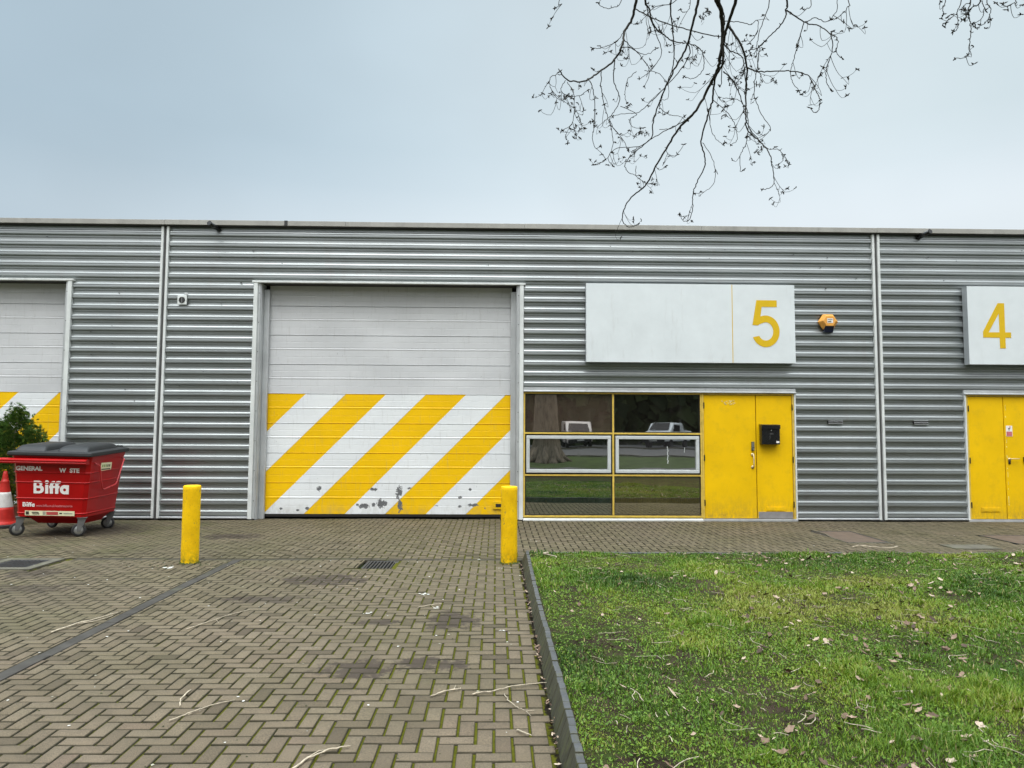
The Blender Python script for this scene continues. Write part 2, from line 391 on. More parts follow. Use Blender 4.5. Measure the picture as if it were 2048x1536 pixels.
M['brass'] = simple('cream_handle', (.62, .52, .30), .3, .3, .5)
M['bark'] = simple('bark', (.20, .165, .125), .9, 0, .2, .5, 9, (1, 1, .25), bump=1, bscale=18)
M['twig'] = simple('twig_bark', (.030, .027, .021), .8, 0, .2, .35, 20)
M['deadtwig'] = simple('bare_twig', (.42, .36, .27), .8, 0, .2, .45, 30, bump=.4)
M['asphalt'] = simple('asphalt', (.115, .115, .115), .9, 0, .3, .2, 2, bump=.4)
M['farground'] = simple('verge', (.05, .075, .022), .95, 0, .2, .5, 1.2, bump=.6)

# ------------------------------------------------------------------ building units
# corrugated sheet profile over one 200 mm rib: (height, depth) where 0 is the crest line nearest the viewer
PROF = [(0, .0425), (.020, .044), (.036, .0435), (.040, .036), (.049, .0345), (.053, .0435), (.076, .0440), (.083, .042), (.092, .010), (.096, .0015), (.100, .0), (.122, .0), (.132, .0015), (.135, .0120), (.143, .0130), (.147, .0035), (.153, .0035), (.172, .0075), (.180, .012), (.189, .036), (.194, .0415)]
def corr(mb, x0, x1, z0, z1, lap=None):
    if x1 < x0: x0, x1 = x1, x0
    pts = []; k = math.floor(z0 / .2) - 1
    while k * .2 < z1 + .2:
        for h, d in PROF: pts.append((k * .2 + h - .013, d))
        k += 1
    def dep(z):
        for (a, da), (b, db) in zip(pts, pts[1:]):
            if a <= z <= b: return da + (db - da) * (z - a) / (b - a + 1e-9)
        return .03
    use = [(z0, dep(z0))] + [p for p in pts if z0 + .002 < p[0] < z1 - .002] + [(z1, dep(z1))]
    n = max(2, int((x1 - x0) / .6)); xs = [x0 + (x1 - x0) * i / n for i in range(n + 1)]
    vs = []
    for x in xs:
        for z, d in use:
            w = .0035 * math.sin(x * 1.7 + z * 2.9) * math.sin(z * 1.3 + x * .6)
            vs.append((x, d + w, z))
    m = len(use); fs = [(i * m + j, (i + 1) * m + j, (i + 1) * m + j + 1, i * m + j + 1) for i in range(n) for j in range(m - 1)]
    mb.add(vs, fs, 0)
def screw(mb, x, z, y=.033):
    mb.lathe([(.0, .0), (.0, .0)], (x, y, z), 3) if False else mb.box(x - .007, x + .007, y - .006, y + .004, z - .007, z + .007, 1)

def unit(label, x_at, flip, stripe_phase, chips, doors):
    """x_at(s): local run along the facade -> world x.  s runs 0 (roller door side) .. 13.47"""
    X = x_at; g = 'units of the grey industrial terrace'
    root = thing('industrial_unit', label, 'industrial unit', (X(6.7), 0.0, 0), g)
    top = 5.445
    mb = MB()
    corr(mb, X(.075), X(13.372), 4.425, top)
    corr(mb, X(.075), X(1.67), .075, 4.425)
    corr(mb, X(6.725), X(13.372), 2.47, 4.425)
    corr(mb, X(11.84), X(13.372), .075, 2.47)
    for s in ((3.2, 6.73, 10.2)):
        for j in range(5): screw(mb, X(s), 4.51 + j * .2)
    for j in range(8): screw(mb, X(10.2), 2.51 + j * .2) if 2.51 + j * .2 < 2.95 else None
    for s in (1.2, 4.6, 8.3, 12.6):
        for z in (4.53, 2.55, 3.13): 
            if z > 4 or s > 6.8: screw(mb, X(s) + .3 * random.random(), z)
    for i in range(22):
        s = random.choice([random.uniform(.3, 1.6), random.uniform(6.9, 13.2), random.uniform(.3, 13.2)]); z = random.uniform(.3, 4.2) if s < 1.6 else random.uniform(4.45, 5.3)
        if s < 1.6 or z > 4.4: mb.box(X(s) - .008, X(s) + .008, .0, .03, z, z + .009, 1)
    if chips:
        mb.box(-4.79, -4.765, -.012, .01, 4.375, 4.40, 1)
        mb.box(6.25, 6.272, -.012, .01, 4.375, 4.40, 1)
    clad = mb.build('wall_cladding', [M['clad'], M['screw']], root)
    # backing wall and roof behind the sheets
    mb = MB(); a, b = sorted((X(.0), X(13.45)))
    mb.box(a + .003, b - .003, .62, 20, -.1, 5.30)
    for s0, s1, z0, z1 in ((.0, 1.72, -.1, 5.28), (6.73, 13.45, 2.5, 5.28), (11.8, 13.45, -.1, 2.5), (1.72, 6.73, 4.43, 5.28), (6.73, 11.8, -.1, 2.5)):
        p, q_ = sorted((X(s0), X(s1))); mb.box(p + .004, q_ - .004, .085 if s0 != 6.73 or z0 > 0 else .12, .617, z0, z1)
    mb.build('wall', M['inner'], root)
    mb = MB(); mb.prism([(.10, 5.31), (20.2, 5.31), (20.2, 5.36), (10.1, 6.1), (.10, 5.40)], 'x', a + .003, b - .003); mb.build('roof', M['roof'], root)
    # coping with lap joints
    mb = MB(); n = 4; w = (b - a) / n
    for i in range(n): mb.box(a + w * i + .0015, a + w * (i + 1) - .0015, -.075, .32, 5.463 - (i % 2) * .001, 5.557 - (i % 2) * .0025)
    mb.build('parapet_coping', M['coping'], root, .004)
    if chips: MB().box(-3.985, -3.925, -.082, -.07, 5.462, 5.560).build('coping_clip', M['soffit'], root, .002)
    MB().box(a + .003, b - .003, -.045, .3, 5.444, 5.4615).build('dark_gap', M['soffit'], root)
    # drip sill along the base
    for s0, s1 in ((.075, 1.67), (11.84, 13.372)):
        mb = MB(); p, q_ = sorted((X(s0), X(s1))); mb.prism([(-.03, .035), (-.03, .052), (.045, .074), (.085, .074), (.085, .035)], 'x', p, q_)
        mb.build('base_flashing', M['trim'], root)
    # vertical joint trims on both edges of the unit (half a groove each)
    for s0, s1, g0, g1 in ((.028, .072, -.0, .028), (13.376, 13.422, 13.422, 13.45)):
        mb = MB(); p, q_ = sorted((X(s0), X(s1))); mb.box(p, q_, -.022, .08, .03, 5.443, 0)
        p, q_ = sorted((X(g0), X(g1))); mb.box(p + .001, q_ - .001, .012, .08, .0, 5.443, 1)
        mb.build('joint_trim', [M['trim_white'], M['trim_dark']], root, .004)
    # ---- roller door
    e0, e1 = 1.675, 6.718                                      # outer edges of jamb strips
    mb = MB()
    for s0, s1 in ((e0, e0 + .075), (e1 - .075, e1)):
        p, q_ = sorted((X(s0), X(s1))); mb.box(p, q_, -.028, .078, .02, 4.393, 0)
    p, q_ = sorted((X(e0 - .03), X(e1 + .03))); mb.box(p, q_, -.036, .08, 4.395, 4.432, 0)
    frame = mb.build('door_surround', M['trim_white'], root, .004)
    for s0, s1 in ((e0 + .076, e0 + .118), (e1 - .118, e1 - .076)):
        mb = MB(); p, q_ = sorted((X(s0), X(s1))); mb.box(p, q_, .004, .078, .02, 4.392, 0)
        for j in range(8): screw(mb, (p + q_) / 2, .35 + j * .55, .003)
        mb.build('jamb_cover', [M['trim'], M['screw']], root, .003)
    for s0, s1 in ((e0 + .119, e0 + .135), (e1 - .135, e1 - .119)):
        p, q_ = sorted((X(s0), X(s1))); MB().box(p, q_, .03, .30, .0, 4.39).build('reveal', M['trim'], root)
    for s0, s1 in ((e0 + .137, e0 + .235), (e1 - .235, e1 - .137)):
        mb = MB(); p, q_ = sorted((X(s0), X(s1))); mb.box(p, q_, .175, .24, .0, 4.30)
        mb.build('guide_rail', M['trim'], root, .004)
    p, q_ = sorted((X(e0 + .12), X(e1 - .12))); MB().box(p, q_, .03, .60, 4.3935, 4.42).build('lintel', M['soffit'], root)
    # sectional slab: one moulded sheet
    d0, d1 = sorted((X(e0 + .215), X(e1 - .215))); joints = [.664, 1.220, 1.778, 2.334, 2.892, 3.449, 4.005]
    zz = [(.085, .0)]
    bounds = [.085] + joints + [4.39]
    for a_, b_ in zip(bounds, bounds[1:]):
        L = .557; z = b_ - L if a_ == .085 or b_ == 4.39 else a_
        st = a_
        for f, dd in ((.012, .0), (.14, .0), (.145, .0025), (.150, .0), (.275, .0), (.282, -.004), (.300, -.004), (.312, .004), (.322, .0), (.425, .0), (.43, .0025), (.435, .0), (.546, 0.0)):
            zz.append((a_ + f * (b_ - a_) / .557, dd))
        if b_ != 4.39: zz += [(b_ - .010, -.001), (b_ - .007, .013), (b_ + .002, .013), (b_ + .005, -.003)]
    zz.append((4.39, 0)); zz = sorted(set(zz))
    mb = MB(); n = 8; xs = [d0 + (d1 - d0) * i / n for i in range(n + 1)]
    vs = [(x, .262 + d + .003 * math.sin(x * 2.1 + z * 3), z) for x in xs for z, d in zz]; m = len(zz)
    mb.add(vs, [(i * m + j, (i + 1) * m + j, (i + 1) * m + j + 1, i * m + j + 1) for i in range(n) for j in range(m - 1)])
    slab = mb.build('roller_door', mat_door_panel(stripe_phase, chips=chips), root)
    o = MB().box(d0, d1, .252, .30, .035, .083).build('bottom_seal', M['gasket'], root); sub(o, slab)
    if chips:
        mb = MB(); mb.box(-.045, .235, .236, .258, .185, .325, 0); mb.box(.005, .185, .230, .2355, .225, .285, 1)
        o = mb.build('lift_handle', [M['yellow'], M['gasket']], root, .006); sub(o, slab)
    # ---- window bank, s 6.74 .. 10.09
    w0, w1, wm = 6.722, 10.064, 8.397
    p, q_ = sorted((X(w0), X(w1)))
    mb = MB(); mb.prism([(-.035, .0), (-.035, .03), (.05, .062), (.05, .0)], 'x', p, q_); mb.build('window_sill', M['trim_white'], root, .002)
    p2, q2 = sorted((X(w0), X(11.845))); mb = MB(); mb.prism([(-.055, 2.385), (-.055, 2.40), (-.01, 2.412), (-.01, 2.466), (.05, 2.474), (.05, 2.385)], 'x', p2, q2)
    mb.build('head_flashing', M['trim'], root, .002)
    fr = MB(); y0, y1 = -.006, .055
    fr.box(p, q_, y0, y1, 2.35, 2.383); fr.box(p, q_, y0, y1, .064, .098)
    for s0, s1 in ((w0, w0 + .030), (wm - .017, wm + .017), (w1 - .030, w1)):
        a1, b1 = sorted((X(s0), X(s1))); fr.box(a1, b1, y0 - .002, y1, .0985, 2.3495)
    for s0, s1 in ((w0 + .031, wm - .018), (wm + .018, w1 - .031)):
        a1, b1 = sorted((X(s0), X(s1)))
        for zc in (1.615, .838): fr.box(a1, b1, y0, y1, zc - .015, zc + .015)
    fobj = fr.build('window_frame', M['yellow_frame'], root, .003)
    tints = [(.062, .044, .034), (.008, .007, .006), (.010, .011, .010), (.028, .027, .029), (.010, .020, .010), (.052, .044, .010)]
    ti = 0
    for za, zb in ((1.632, 2.348), (.855, 1.598), (.10, .821)):
        for s0, s1 in ((w0 + .031, wm - .018), (wm + .018, w1 - .031)):
            a1, b1 = sorted((X(s0), X(s1))); mid = za == .855
            win = MB()
            win.box(a1, b1, .008, .05, za, za + .014); win.box(a1, b1, .008, .05, zb - .014, zb)
            win.box(a1, a1 + .014, .0081, .05, za + .014, zb - .014); win.box(b1 - .014, b1, .0081, .05, za + .014, zb - .014)
            wo = win.build('window', M['gasket'], root)
            ia, ib, iza, izb = a1 + .015, b1 - .015, za + .015, zb - .015
            if mid:
                sf = MB(); t = .062; ia += .01; ib -= .01; iza += .012; izb -= .012
                sf.box(ia, ib, -.022, .045, iza, iza + t); sf.box(ia, ib, -.022, .045, izb - t, izb)
                sf.box(ia, ia + t, -.021, .045, iza + t, izb - t); sf.box(ib - t, ib, -.021, .045, iza + t, izb - t)
                sub(sf.build('opening_sash', M['upvc'], None, .008), wo)
                ia += t + .001; ib -= t + .001; iza += t + .001; izb -= t + .001
                gk = MB(); gk.box(ia, ib, .004, .03, iza, iza + .008); gk.box(ia, ib, .004, .03, izb - .008, izb)
            nx, nz = 6, 4; pm = MB()
            tl = .0070 if za < .5 else 0.0
            vs = [(ia + (ib - ia) * i / nx, .024 + tl * (izb - iza) * (j / nz - .5) + .0004 * math.sin(i * 1.9 + ti) * math.sin(j * 1.4 + ti), iza + (izb - iza) * j / nz) for i in range(nx + 1) for j in range(nz + 1)]
            pm.add(vs, [(i * (nz + 1) + j, (i + 1) * (nz + 1) + j, (i + 1) * (nz + 1) + j + 1, i * (nz + 1) + j + 1) for i in range(nx) for j in range(nz)])
            sub(pm.build('pane', mat_glass('tinted_glass', tints[ti]), None, 0, True), wo)
            if mid and ti == 3 and chips:
                sm = MB()
                for k in range(10): sm.box(3.212 + .006 * math.sin(k * 2) - .008, 3.212 + .006 * math.sin(k * 2) + .008, .0205, .0225, 1.06 + k * .032, 1.06 + k * .032 + .030)
                sub(sm.build('white_smear', M['upvc'], None), wo); sm = MB()
                for k in range(3): sm.box(3.52 + .003 * k, 3.53 + .003 * k, .0205, .0225, 1.27 + k * .03, 1.30 + k * .03)
                sub(sm.build('white_smear', M['upvc'], None), wo)
            ti += 1
    # ---- entrance: full leaf + half leaf, s 10.09 .. 11.85
    p, q_ = sorted((X(10.066), X(11.838)))
    mb = MB(); oz = 11.832
    a1, b1 = sorted((X(11.810), X(11.838))); mb.box(a1, b1, -.024, .08, .02, 2.384)
    mb.build('door_edge_trim', M['trim_white'], root, .003)
    mb = MB()
    a1, b1 = sorted((X(10.066), X(10.100))); mb.box(a1, b1, -.012, .07, .045, 2.384)
    a1, b1 = sorted((X(11.772), X(11.809))); mb.box(a1, b1, -.012, .07, .045, 2.384)
    a1, b1 = sorted((X(10.1005), X(11.7715))); mb.box(a1, b1, -.011, .07, 2.350, 2.383)
    mb.build('door_frame', M['yellow_frame'], root, .003)
    a1, b1 = sorted((X(10.066), X(11.838))); MB().box(a1, b1, -.03, .08, .0, .043).build('threshold', M['trim'], root, .003)
    a1, b1 = sorted((X(10.1005), X(11.7715))); MB().box(a1, b1, .045, .08, .044, 2.349).build('door_stop', M['gasket'], root)
    a1, b1 = sorted((X(10.106), X(11.080))); leaf = MB().box(a1, b1, .004, .04, .052, 2.342).build('entrance_door', M['yellow'], root, .004)
    a2, b2 = sorted((X(11.094), X(11.766))); half = MB().box(a2, b2, .004, .04, .052, 2.342).build('half_door', M['yellow'], root, .004)
    def hinge(s, z, par):
        mb = MB(); mb.tube([(X(s), -.016, z - .055), (X(s), -.016, z + .055)], .011, 8); sub(mb.build('hinge', M['black'], None), par)
    for z in (2.15, 1.17, .34): hinge(10.102, z, leaf); hinge(11.771, z - .03, half)
    # letter / vent plate low on the half leaf
    lc = (a2 + b2) / 2 + (.0 if not flip else .03)
    mb = MB(); mb.box(lc - .18, lc + .18, -.006, .0035, .185, .27, 0)
    for k in range(2): mb.box(lc - .16 + .17 * k, lc - .02 + .17 * k, -.010, -.0065, .20, .252, 0)
    sub(mb.build('vent_plate', M['yellow'], None, .003), half)
    if doors == 'five':
        kp = MB().box(a2 + .015, b2 - .012, -.001, .0032, .054, .175).build('kick_plate', simple('kick_plate', (.38, .37, .38), .4, .5, .5, .2, 5), None, .001); sub(kp, half)
        hx = 4.806
        mb = MB(); pts = [(hx, .002, 1.235), (hx, -.035, 1.238), (hx, -.052, 1.21), (hx, -.055, 1.12), (hx, -.052, 1.03), (hx, -.035, 1.003), (hx, .002, 1.006)]
        mb.tube(pts, .0115, 10)
        for z in (1.237, 1.004): mb.tube([(hx - .004, .003, z), (hx - .004, -.010, z)], .030, 14)
        sub(mb.build('door_handle', M['brass'], None, 0, True), leaf)
        mb = MB(); mb.box(hx - .025, hx + .025, -.028, .003, 1.31, 1.475, 0)
        for r_ in range(5):
            for c_ in range(2): mb.box(hx - .015 + c_ * .018, hx - .004 + c_ * .018, -.031, -.0285, 1.375 + r_ * .018, 1.387 + r_ * .018, 1)
        mb.tube([(hx, -.028, 1.335), (hx, -.05, 1.335)], .013, 12, 1)
        sub(mb.build('keypad_lock', [simple('keypad_grey', (.16, .16, .15), .35, .6), M['galv']], None, .004), leaf)
        # ghost of an old sticker and scratches: real residue on the leaf
        mb = MB(); rr = random.Random(3)
        for k in range(26): 
            x = 4.22 + rr.random() * .26; z = 2.16 + rr.random() * .075; mb.box(x, x + .010 + .02 * rr.random(), .0, .0035, z, z + .006 + .012 * rr.random())
        o = mb.build('sticker_residue', simple('residue', (.82, .70, .32), .6), None); tag(o, kind='stuff'); sub(o, leaf)
    elif doors == 'four':
        hx = 9.68
        mb = MB(); mb.tube([(hx, .003, 1.17), (hx, -.012, 1.17)], .027, 14, 0); mb.box(hx - .018, hx + .018, -.008, .003, 1.08, 1.165, 1); mb.tube([(hx, -.01, 1.175), (hx, -.05, 1.178), (hx + .03, -.055, 1.18), (hx + .16, -.05, 1.18)], .0095, 8, 0)
        sub(mb.build('door_handle', [M['brass'], M['iron']], None, 0, True), leaf)
        mb = MB(); mb.box(9.64, 9.76, -.001, .0035, 1.60, 1.80, 0); mb.box(9.647, 9.753, -.002, -.0012, 1.605, 1.69, 1); mb.box(9.68, 9.72, -.002, -.0012, 1.735, 1.755, 2); mb.box(9.69, 9.70, -.002, -.0012, 1.705, 1.735, 2); mb.box(9.70, 9.73, -.002, -.0012, 1.765, 1.785, 1)
        sub(mb.build('warning_sticker', [M['white'], simple('sticker_red', (.50, .14, .16), .5), M['ink']], None), leaf)
        sub(MB().box(9.945, 10.06, -.045, .0035, 1.115, 1.215).build('lock_box', M['black'], None, .006), leaf)
        mb = MB(); rr = random.Random(5)
        for k in range(18):
            z = .3 + rr.random() * 1.9; mb.box(9.630 + rr.random() * .012, 9.646, -.0005, .0035, z, z + .01 + rr.random() * .07)
        o = mb.build('paint_scuff', simple('scuff', (.85, .72, .22), .6), None); tag(o, kind='stuff'); sub(o, leaf)
    return root

U5 = unit('grey corrugated unit in the middle with striped roller door, tinted windows and number 5 board', lambda s: -6.21 + s * 1.0, False, -3.598, True, 'five')
UL = unit('grey corrugated unit at the left edge whose striped door stands behind the red bin', lambda s: -6.21 - s, True, -8.949, False, 'none')
U4 = unit('grey corrugated unit at the right edge with yellow doors under the number 4 board', lambda s: 20.69 - s, True, 14.2, False, 'four')

# ------------------------------------------------------------------ things fixed to the facade
def arc(cx, cy, rx, ry, a0, a1, n=24): return [(cx + rx * math.cos(R(a0 + (a1 - a0) * i / n)), cy + ry * math.sin(R(a0 + (a1 - a0) * i / n))) for i in range(n + 1)]
def sign(label, x0, x1, z0, z1, divider):
    t = thing('sign_board', label, 'sign', ((x0 + x1) / 2, -.1, z0), 'unit number boards above the doors')
    MB().box(x0, x1, -.155, -.145, z0, z1).build('sign_face', M['sign'], t, .002)
    mb = MB(); mb.box(x0 + .002, x1 - .002, -.1445, -.004, z0 + .002, z1 - .002); b = mb.build('sign_box', M['signside'], t)
    if divider: MB().box(divider - .006, divider + .006, -.1575, -.155, z0 + .003, z1 - .003).build('divider_line', M['signyellow'], t)
    return t
s5 = sign('long white sign board reading 5 in yellow, beside the orange alarm box', 1.667, 5.59, 2.938, 4.415, 4.408)
# figure 5
P5 = [(.055, .88), (.48, .88), (.48, .755), (.155, .755), (.122, .54)]
P5 += arc(.272, .31, .112 + .05, .155 + .13, 128, 90, 6)
o5 = [(.10, .88 - .0), (.485, .88), (.485, .755), (.20, .755), (.167, .535)]
o5 += arc(.268, .295, .262, .298, 112, -158, 40)
o5 += [(.125, .262 - .06)]
o5 += [( .268 + .142 * math.cos(R(a)), .292 + .172 * math.sin(R(a))) for a in range(-150, 118, 12)]
o5 += [(.150, .425), (.125, .405), (.020, .412)]
curve_mesh('number_five', [o5], M['signyellow'], s5, facing(4.765, -.1575, 3.243), .0015)
s4 = sign('white sign board reading 4 in yellow at the right edge', 8.885, 12.81, 2.945, 4.43, 9.98 + 0.3)
o4 = [(.30, .86), (.425, .86), (.425, .305), (.535, .305), (.535, .203), (.425, .203), (.425, .0), (.315, .0), (.315, .203), (.0, .203), (.0, .315)]
curve_mesh('number_four', [o4, [(.315, .305), (.315, .665), (.108, .305)]], M['signyellow'], s4, facing(9.16, -.1575, 3.25), .0015)

t = thing('alarm_sounder', 'orange hexagonal alarm box between the number 5 board and the joint trim', 'alarm box', (6.275, 0, 3.72))
hx = [(6.275 + .19 * math.cos(R(a)) * 1.0, 3.745 + .165 * math.sin(R(a))) for a in range(0, 360, 60)]
hi = [(6.275 + .125 * math.cos(R(a)) * 1.0, 3.755 + .108 * math.sin(R(a))) for a in range(0, 360, 60)]
mb = MB(); vs = [(x, -.03, z) for x, z in hx] + [(x, -.0, z) for x, z in hx] + [(x, -.105, z) for x, z in hi]
mb.add(vs, [(i + 6, (i + 1) % 6 + 6, (i + 1) % 6, i) for i in range(6)] + [(i, (i + 1) % 6, (i + 1) % 6 + 12, i + 12) for i in range(6)] + [tuple(range(12, 18)), tuple(range(11, 5, -1))])
mb.build('cover', M['orange'], t, .006)
mb = MB(); mb.prism([(-.07, 3.605), (-.10, 3.66), (-.02, 3.60), (-.0, 3.54), (-.05, 3.54)], 'x', 6.19, 6.36); mb.build('strobe_lens', simple('lens_dark', (.012, .016, .04), .15), t, .004)
mb = MB(); mb.box(6.225, 6.335, -.108, -.1055, 3.715, 3.80, 0); mb.box(6.235, 6.325, -.1095, -.1082, 3.775, 3.785, 1); mb.box(6.235, 6.30, -.1095, -.1082, 3.73, 3.745, 1); mb.lathe([(.012, 0), (.012, .001)], (6.28, -.1095, 3.757), 10, 1)
mb.build('label_plate', [M['white'], M['ink']], t)

t = thing('flue_terminal', 'small white square vent with a round dark grille, high by the left joint trim', 'vent', (-5.85, 0, 4.0))
mb = MB(); mb.box(-5.935, -5.765, -.03, .0, 3.965, 4.135); mb.build('face_plate', M['trim_white'], t, .006)
c = (-5.85, -.031, 4.05)
mb = MB(); mb.prism([(c[0] + .058 * math.cos(R(a)), c[2] + .058 * math.sin(R(a))) for a in range(0, 360, 15)], 'y', -.036, -.0305); mb.build('grille', M['iron'], t)
mb = MB(); mb.box(c[0] - .004, c[0] + .004, -.040, -.0362, 3.995, 4.105); mb.build('grille_bar', M['galv'], t)
MB().box(-5.82, -5.755, -.012, .002, 4.137, 4.19).build('cable_box', M['trim'], t, .01)

def fitting(x, dx, label):  # angled black cylinder, more likely a camera body than a rainwater outlet
    t = thing('coping_fitting', label, 'fitting', (x, 0, 5.43), 'black fittings poking out under the coping')
    mb = MB(); mb.tube([(x + dx * .55, .02, 5.395), (x + dx * .1, -.10, 5.425), (x - dx * .35, -.22, 5.455)], .040, 14); mb.build('barrel', M['black'], t, 0, True)
    mb = MB(); mb.tube([(x - dx * .35, -.218, 5.4545), (x - dx * .37, -.226, 5.457)], .046, 14); mb.build('barrel_rim', M['black'], t)
fitting(-5.28, .10, 'short black spout under the coping above the small white square vent')
fitting(8.14, -.10, 'short black spout under the coping right of the right joint trim')

def louvre(x, label):
    t = thing('wall_vent', label, 'vent', (x, 0, 1.83), 'small louvred wall vents')
    mb = MB(); mb.box(x - .14, x + .14, .014, .04, 1.815, 1.905); mb.build('frame', M['gasket'], t)
    for k in range(3):
        z = 1.815 + k * .032; mb = MB(); mb.prism([(-.006, z), (-.008, z + .004), (.012, z + .012), (.013, z + .008)], 'x', x - .135, x + .135); mb.build('slat', M['trim'], t)
louvre(6.39, 'small louvred vent in the cladding under the orange alarm box')
louvre(8.02, 'small louvred vent in the cladding left of the number 4 unit doors')

t = thing('letter_box', 'black square letter box fixed on the narrow yellow half door', 'letter box', (5.105, 0, 1.42))
mb = MB(); mb.box(4.935, 5.278, -.125, .0035, 1.425, 1.78); mb.build('box_body', M['black'], t, .012)
mb = MB(); mb.prism([(-.14, 1.715), (-.128, 1.715), (-.125, 1.787), (.0, 1.797), (.0, 1.803), (-.14, 1.79)], 'x', 4.930, 5.283); mb.build('flap', M['black'], t, .003)
mb = MB(); mb.tube([(5.115, -.1255, 1.685), (5.115, -.132, 1.685)], .011, 12); mb.build('lock', M['galv'], t)
mb = MB(); mb.box(5.085, 5.155, -.1275, -.1255, 1.61, 1.64); mb.box(5.08, 5.092, -.1275, -.1255, 1.52, 1.60); mb.build('embossed_mark', simple('worn_black', (.05, .05, .05), .4), t)
mb = MB(); mb.box(5.205, 5.262, -.1275, -.1255, 1.455, 1.49); mb.build('sticker', M['white'], t)

# ------------------------------------------------------------------ ground: blocks, strips, kerb
GX0, GX1, GY0 = -16.0, 22.0, -15.0
def undul(x, y): return .006 * np.sin(x * .9 + 1) * np.sin(y * .8) + .004 * np.sin(x * 2.3 + y * 1.7) - .012 * np.exp(-((y + 3.86) / .35) ** 2)
strip_x = (-3.355, -3.250); chan = (-3.915, -3.80); BED_X, BED_Y = .385, -3.99
zones = [(GX0, GX1, chan[1] + .004, .0), (GX0, strip_x[0] - .004, GY0, chan[0] - .004), (strip_x[1] + .004, BED_X - .055, GY0, chan[0] - .004), (BED_X - .012 + .004, GX1, BED_Y + .015, chan[0] - .004)]
# recess in front of the roller doors: blocks run in to the slab
zones += [(-4.39, .385, .0, .25), (-12.95, -8.0, .0, .25), (14.1, 18.9, .0, .25)]
holes = [(-1.66, -1.20, -4.55, -3.915), (-6.27, -5.42, -4.62, -3.80), (5.28, 5.98, -2.50, -1.28), (7.85, 8.75, -2.62, -1.70), (6.60, 7.30, -3.05, -2.66)]
verts = []; faces = []; tints = []; edges = []
g = .0068; ch = .0035
def brick(x0, x1, y0, y1, tn):
    dz = random.gauss(0, .0012); tx = random.gauss(0, .006); ty = random.gauss(0, .006); a = random.gauss(0, .006)
    cx, cy = (x0 + x1) / 2, (y0 + y1) / 2; ca, sa = math.cos(a), math.sin(a)
    zb = float(undul(cx, cy)) + dz; n = len(verts)
    for (s, zz) in ((0, -.03), (0, -ch), (ch, 0)):
        for (x, y) in ((x0 + s, y0 + s), (x1 - s, y0 + s), (x1 - s, y1 - s), (x0 + s, y1 - s)):
            u, v = x - cx, y - cy; verts.append((cx + u * ca - v * sa, cy + u * sa + v * ca, zb + zz + u * tx + v * ty))
    for r_ in (0, 4):
        for k in range(4): faces.append((n + r_ + k, n + r_ + (k + 1) % 4, n + r_ + 4 + (k + 1) % 4, n + r_ + 4 + k))
    faces.append((n + 8, n + 9, n + 10, n + 11)); tints.extend([tn] * 9); edges.extend([1] * 4 + [.8] * 4 + [0])
rb = random.Random(4)
for (zx0, zx1, zy0, zy1) in zones:
    i0, i1 = int(math.floor(zx0 / .1)) - 2, int(math.ceil(zx1 / .1)) + 1; j0, j1 = int(math.floor(zy0 / .1)) - 2, int(math.ceil(zy1 / .1)) + 1
    for i in range(i0, i1):
        for j in range(j0, j1):
            m = (i + j) % 4
            if m == 0: r_ = (i * .1, i * .1 + .2, j * .1, j * .1 + .1)
            elif m == 2: r_ = (i * .1, i * .1 + .1, j * .1, j * .1 + .2)
            else: continue
            if r_[0] > 10.8 and (i + j) % 2: continue
            rj = rb.random()
            x0, x1, y0, y1 = max(r_[0], zx0), min(r_[1], zx1), max(r_[2], zy0), min(r_[3], zy1)
            if x1 - x0 < .03 or y1 - y0 < .03: continue
            cut = False
            for h in holes:
                if x0 < h[1] and x1 > h[0] and y0 < h[3] and y1 > h[2]:
                    # trim against the hole on the least intrusive side
                    opts = [(h[1] - x0, 'x0'), (x1 - h[0], 'x1'), (h[3] - y0, 'y0'), (y1 - h[2], 'y1')]; d, w = min(opts)
                    if w == 'x0': x0 = h[1]
                    elif w == 'x1': x1 = h[0]
                    elif w == 'y0': y0 = h[3]
                    else: y1 = h[2]
            if x1 - x0 < .03 or y1 - y0 < .03: continue
            tn = min(1, max(0, rb.gauss(.5, .22)))
            e = [g + rb.gauss(0, .0011) for _ in range(4)]; brick(x0 + e[0], x1 - e[1], y0 + e[2] * .9, y1 - e[3] * .9, tn)
me = np_mesh('block_paving', verts, faces, M['paving'], {'tint': tints, 'edge': edges})
pav = link('block_paving', me); tag(pav, kind='structure')
# mossy joint bed (follows the same undulation)
xs = np.arange(GX0, GX1 + .01, .25); ys = np.arange(GY0, .26, .15)
gx, gy = np.meshgrid(xs, ys, indexing='ij'); gz_ = undul(gx, gy) - .0115 + .0022 * (vnoise(gx, gy, 2.1, 5) - .5)
ny = len(ys); F = [(i * ny + j, (i + 1) * ny + j, (i + 1) * ny + j + 1, i * ny + j + 1) for i in range(len(xs) - 1) for j in range(ny - 1)
     if not (xs[i] >= BED_X + .1 and ys[j + 1] < BED_Y - .1) and not any(h[0] < xs[i] + .125 < h[1] and h[2] < ys[j] + .07 < h[3] for h in holes)]
jb = link('joint_bed', np_mesh('joint_bed', np.stack([gx.ravel(), gy.ravel(), gz_.ravel()], 1), F, M['joint'], smooth=True)); tag(jb, kind='structure')
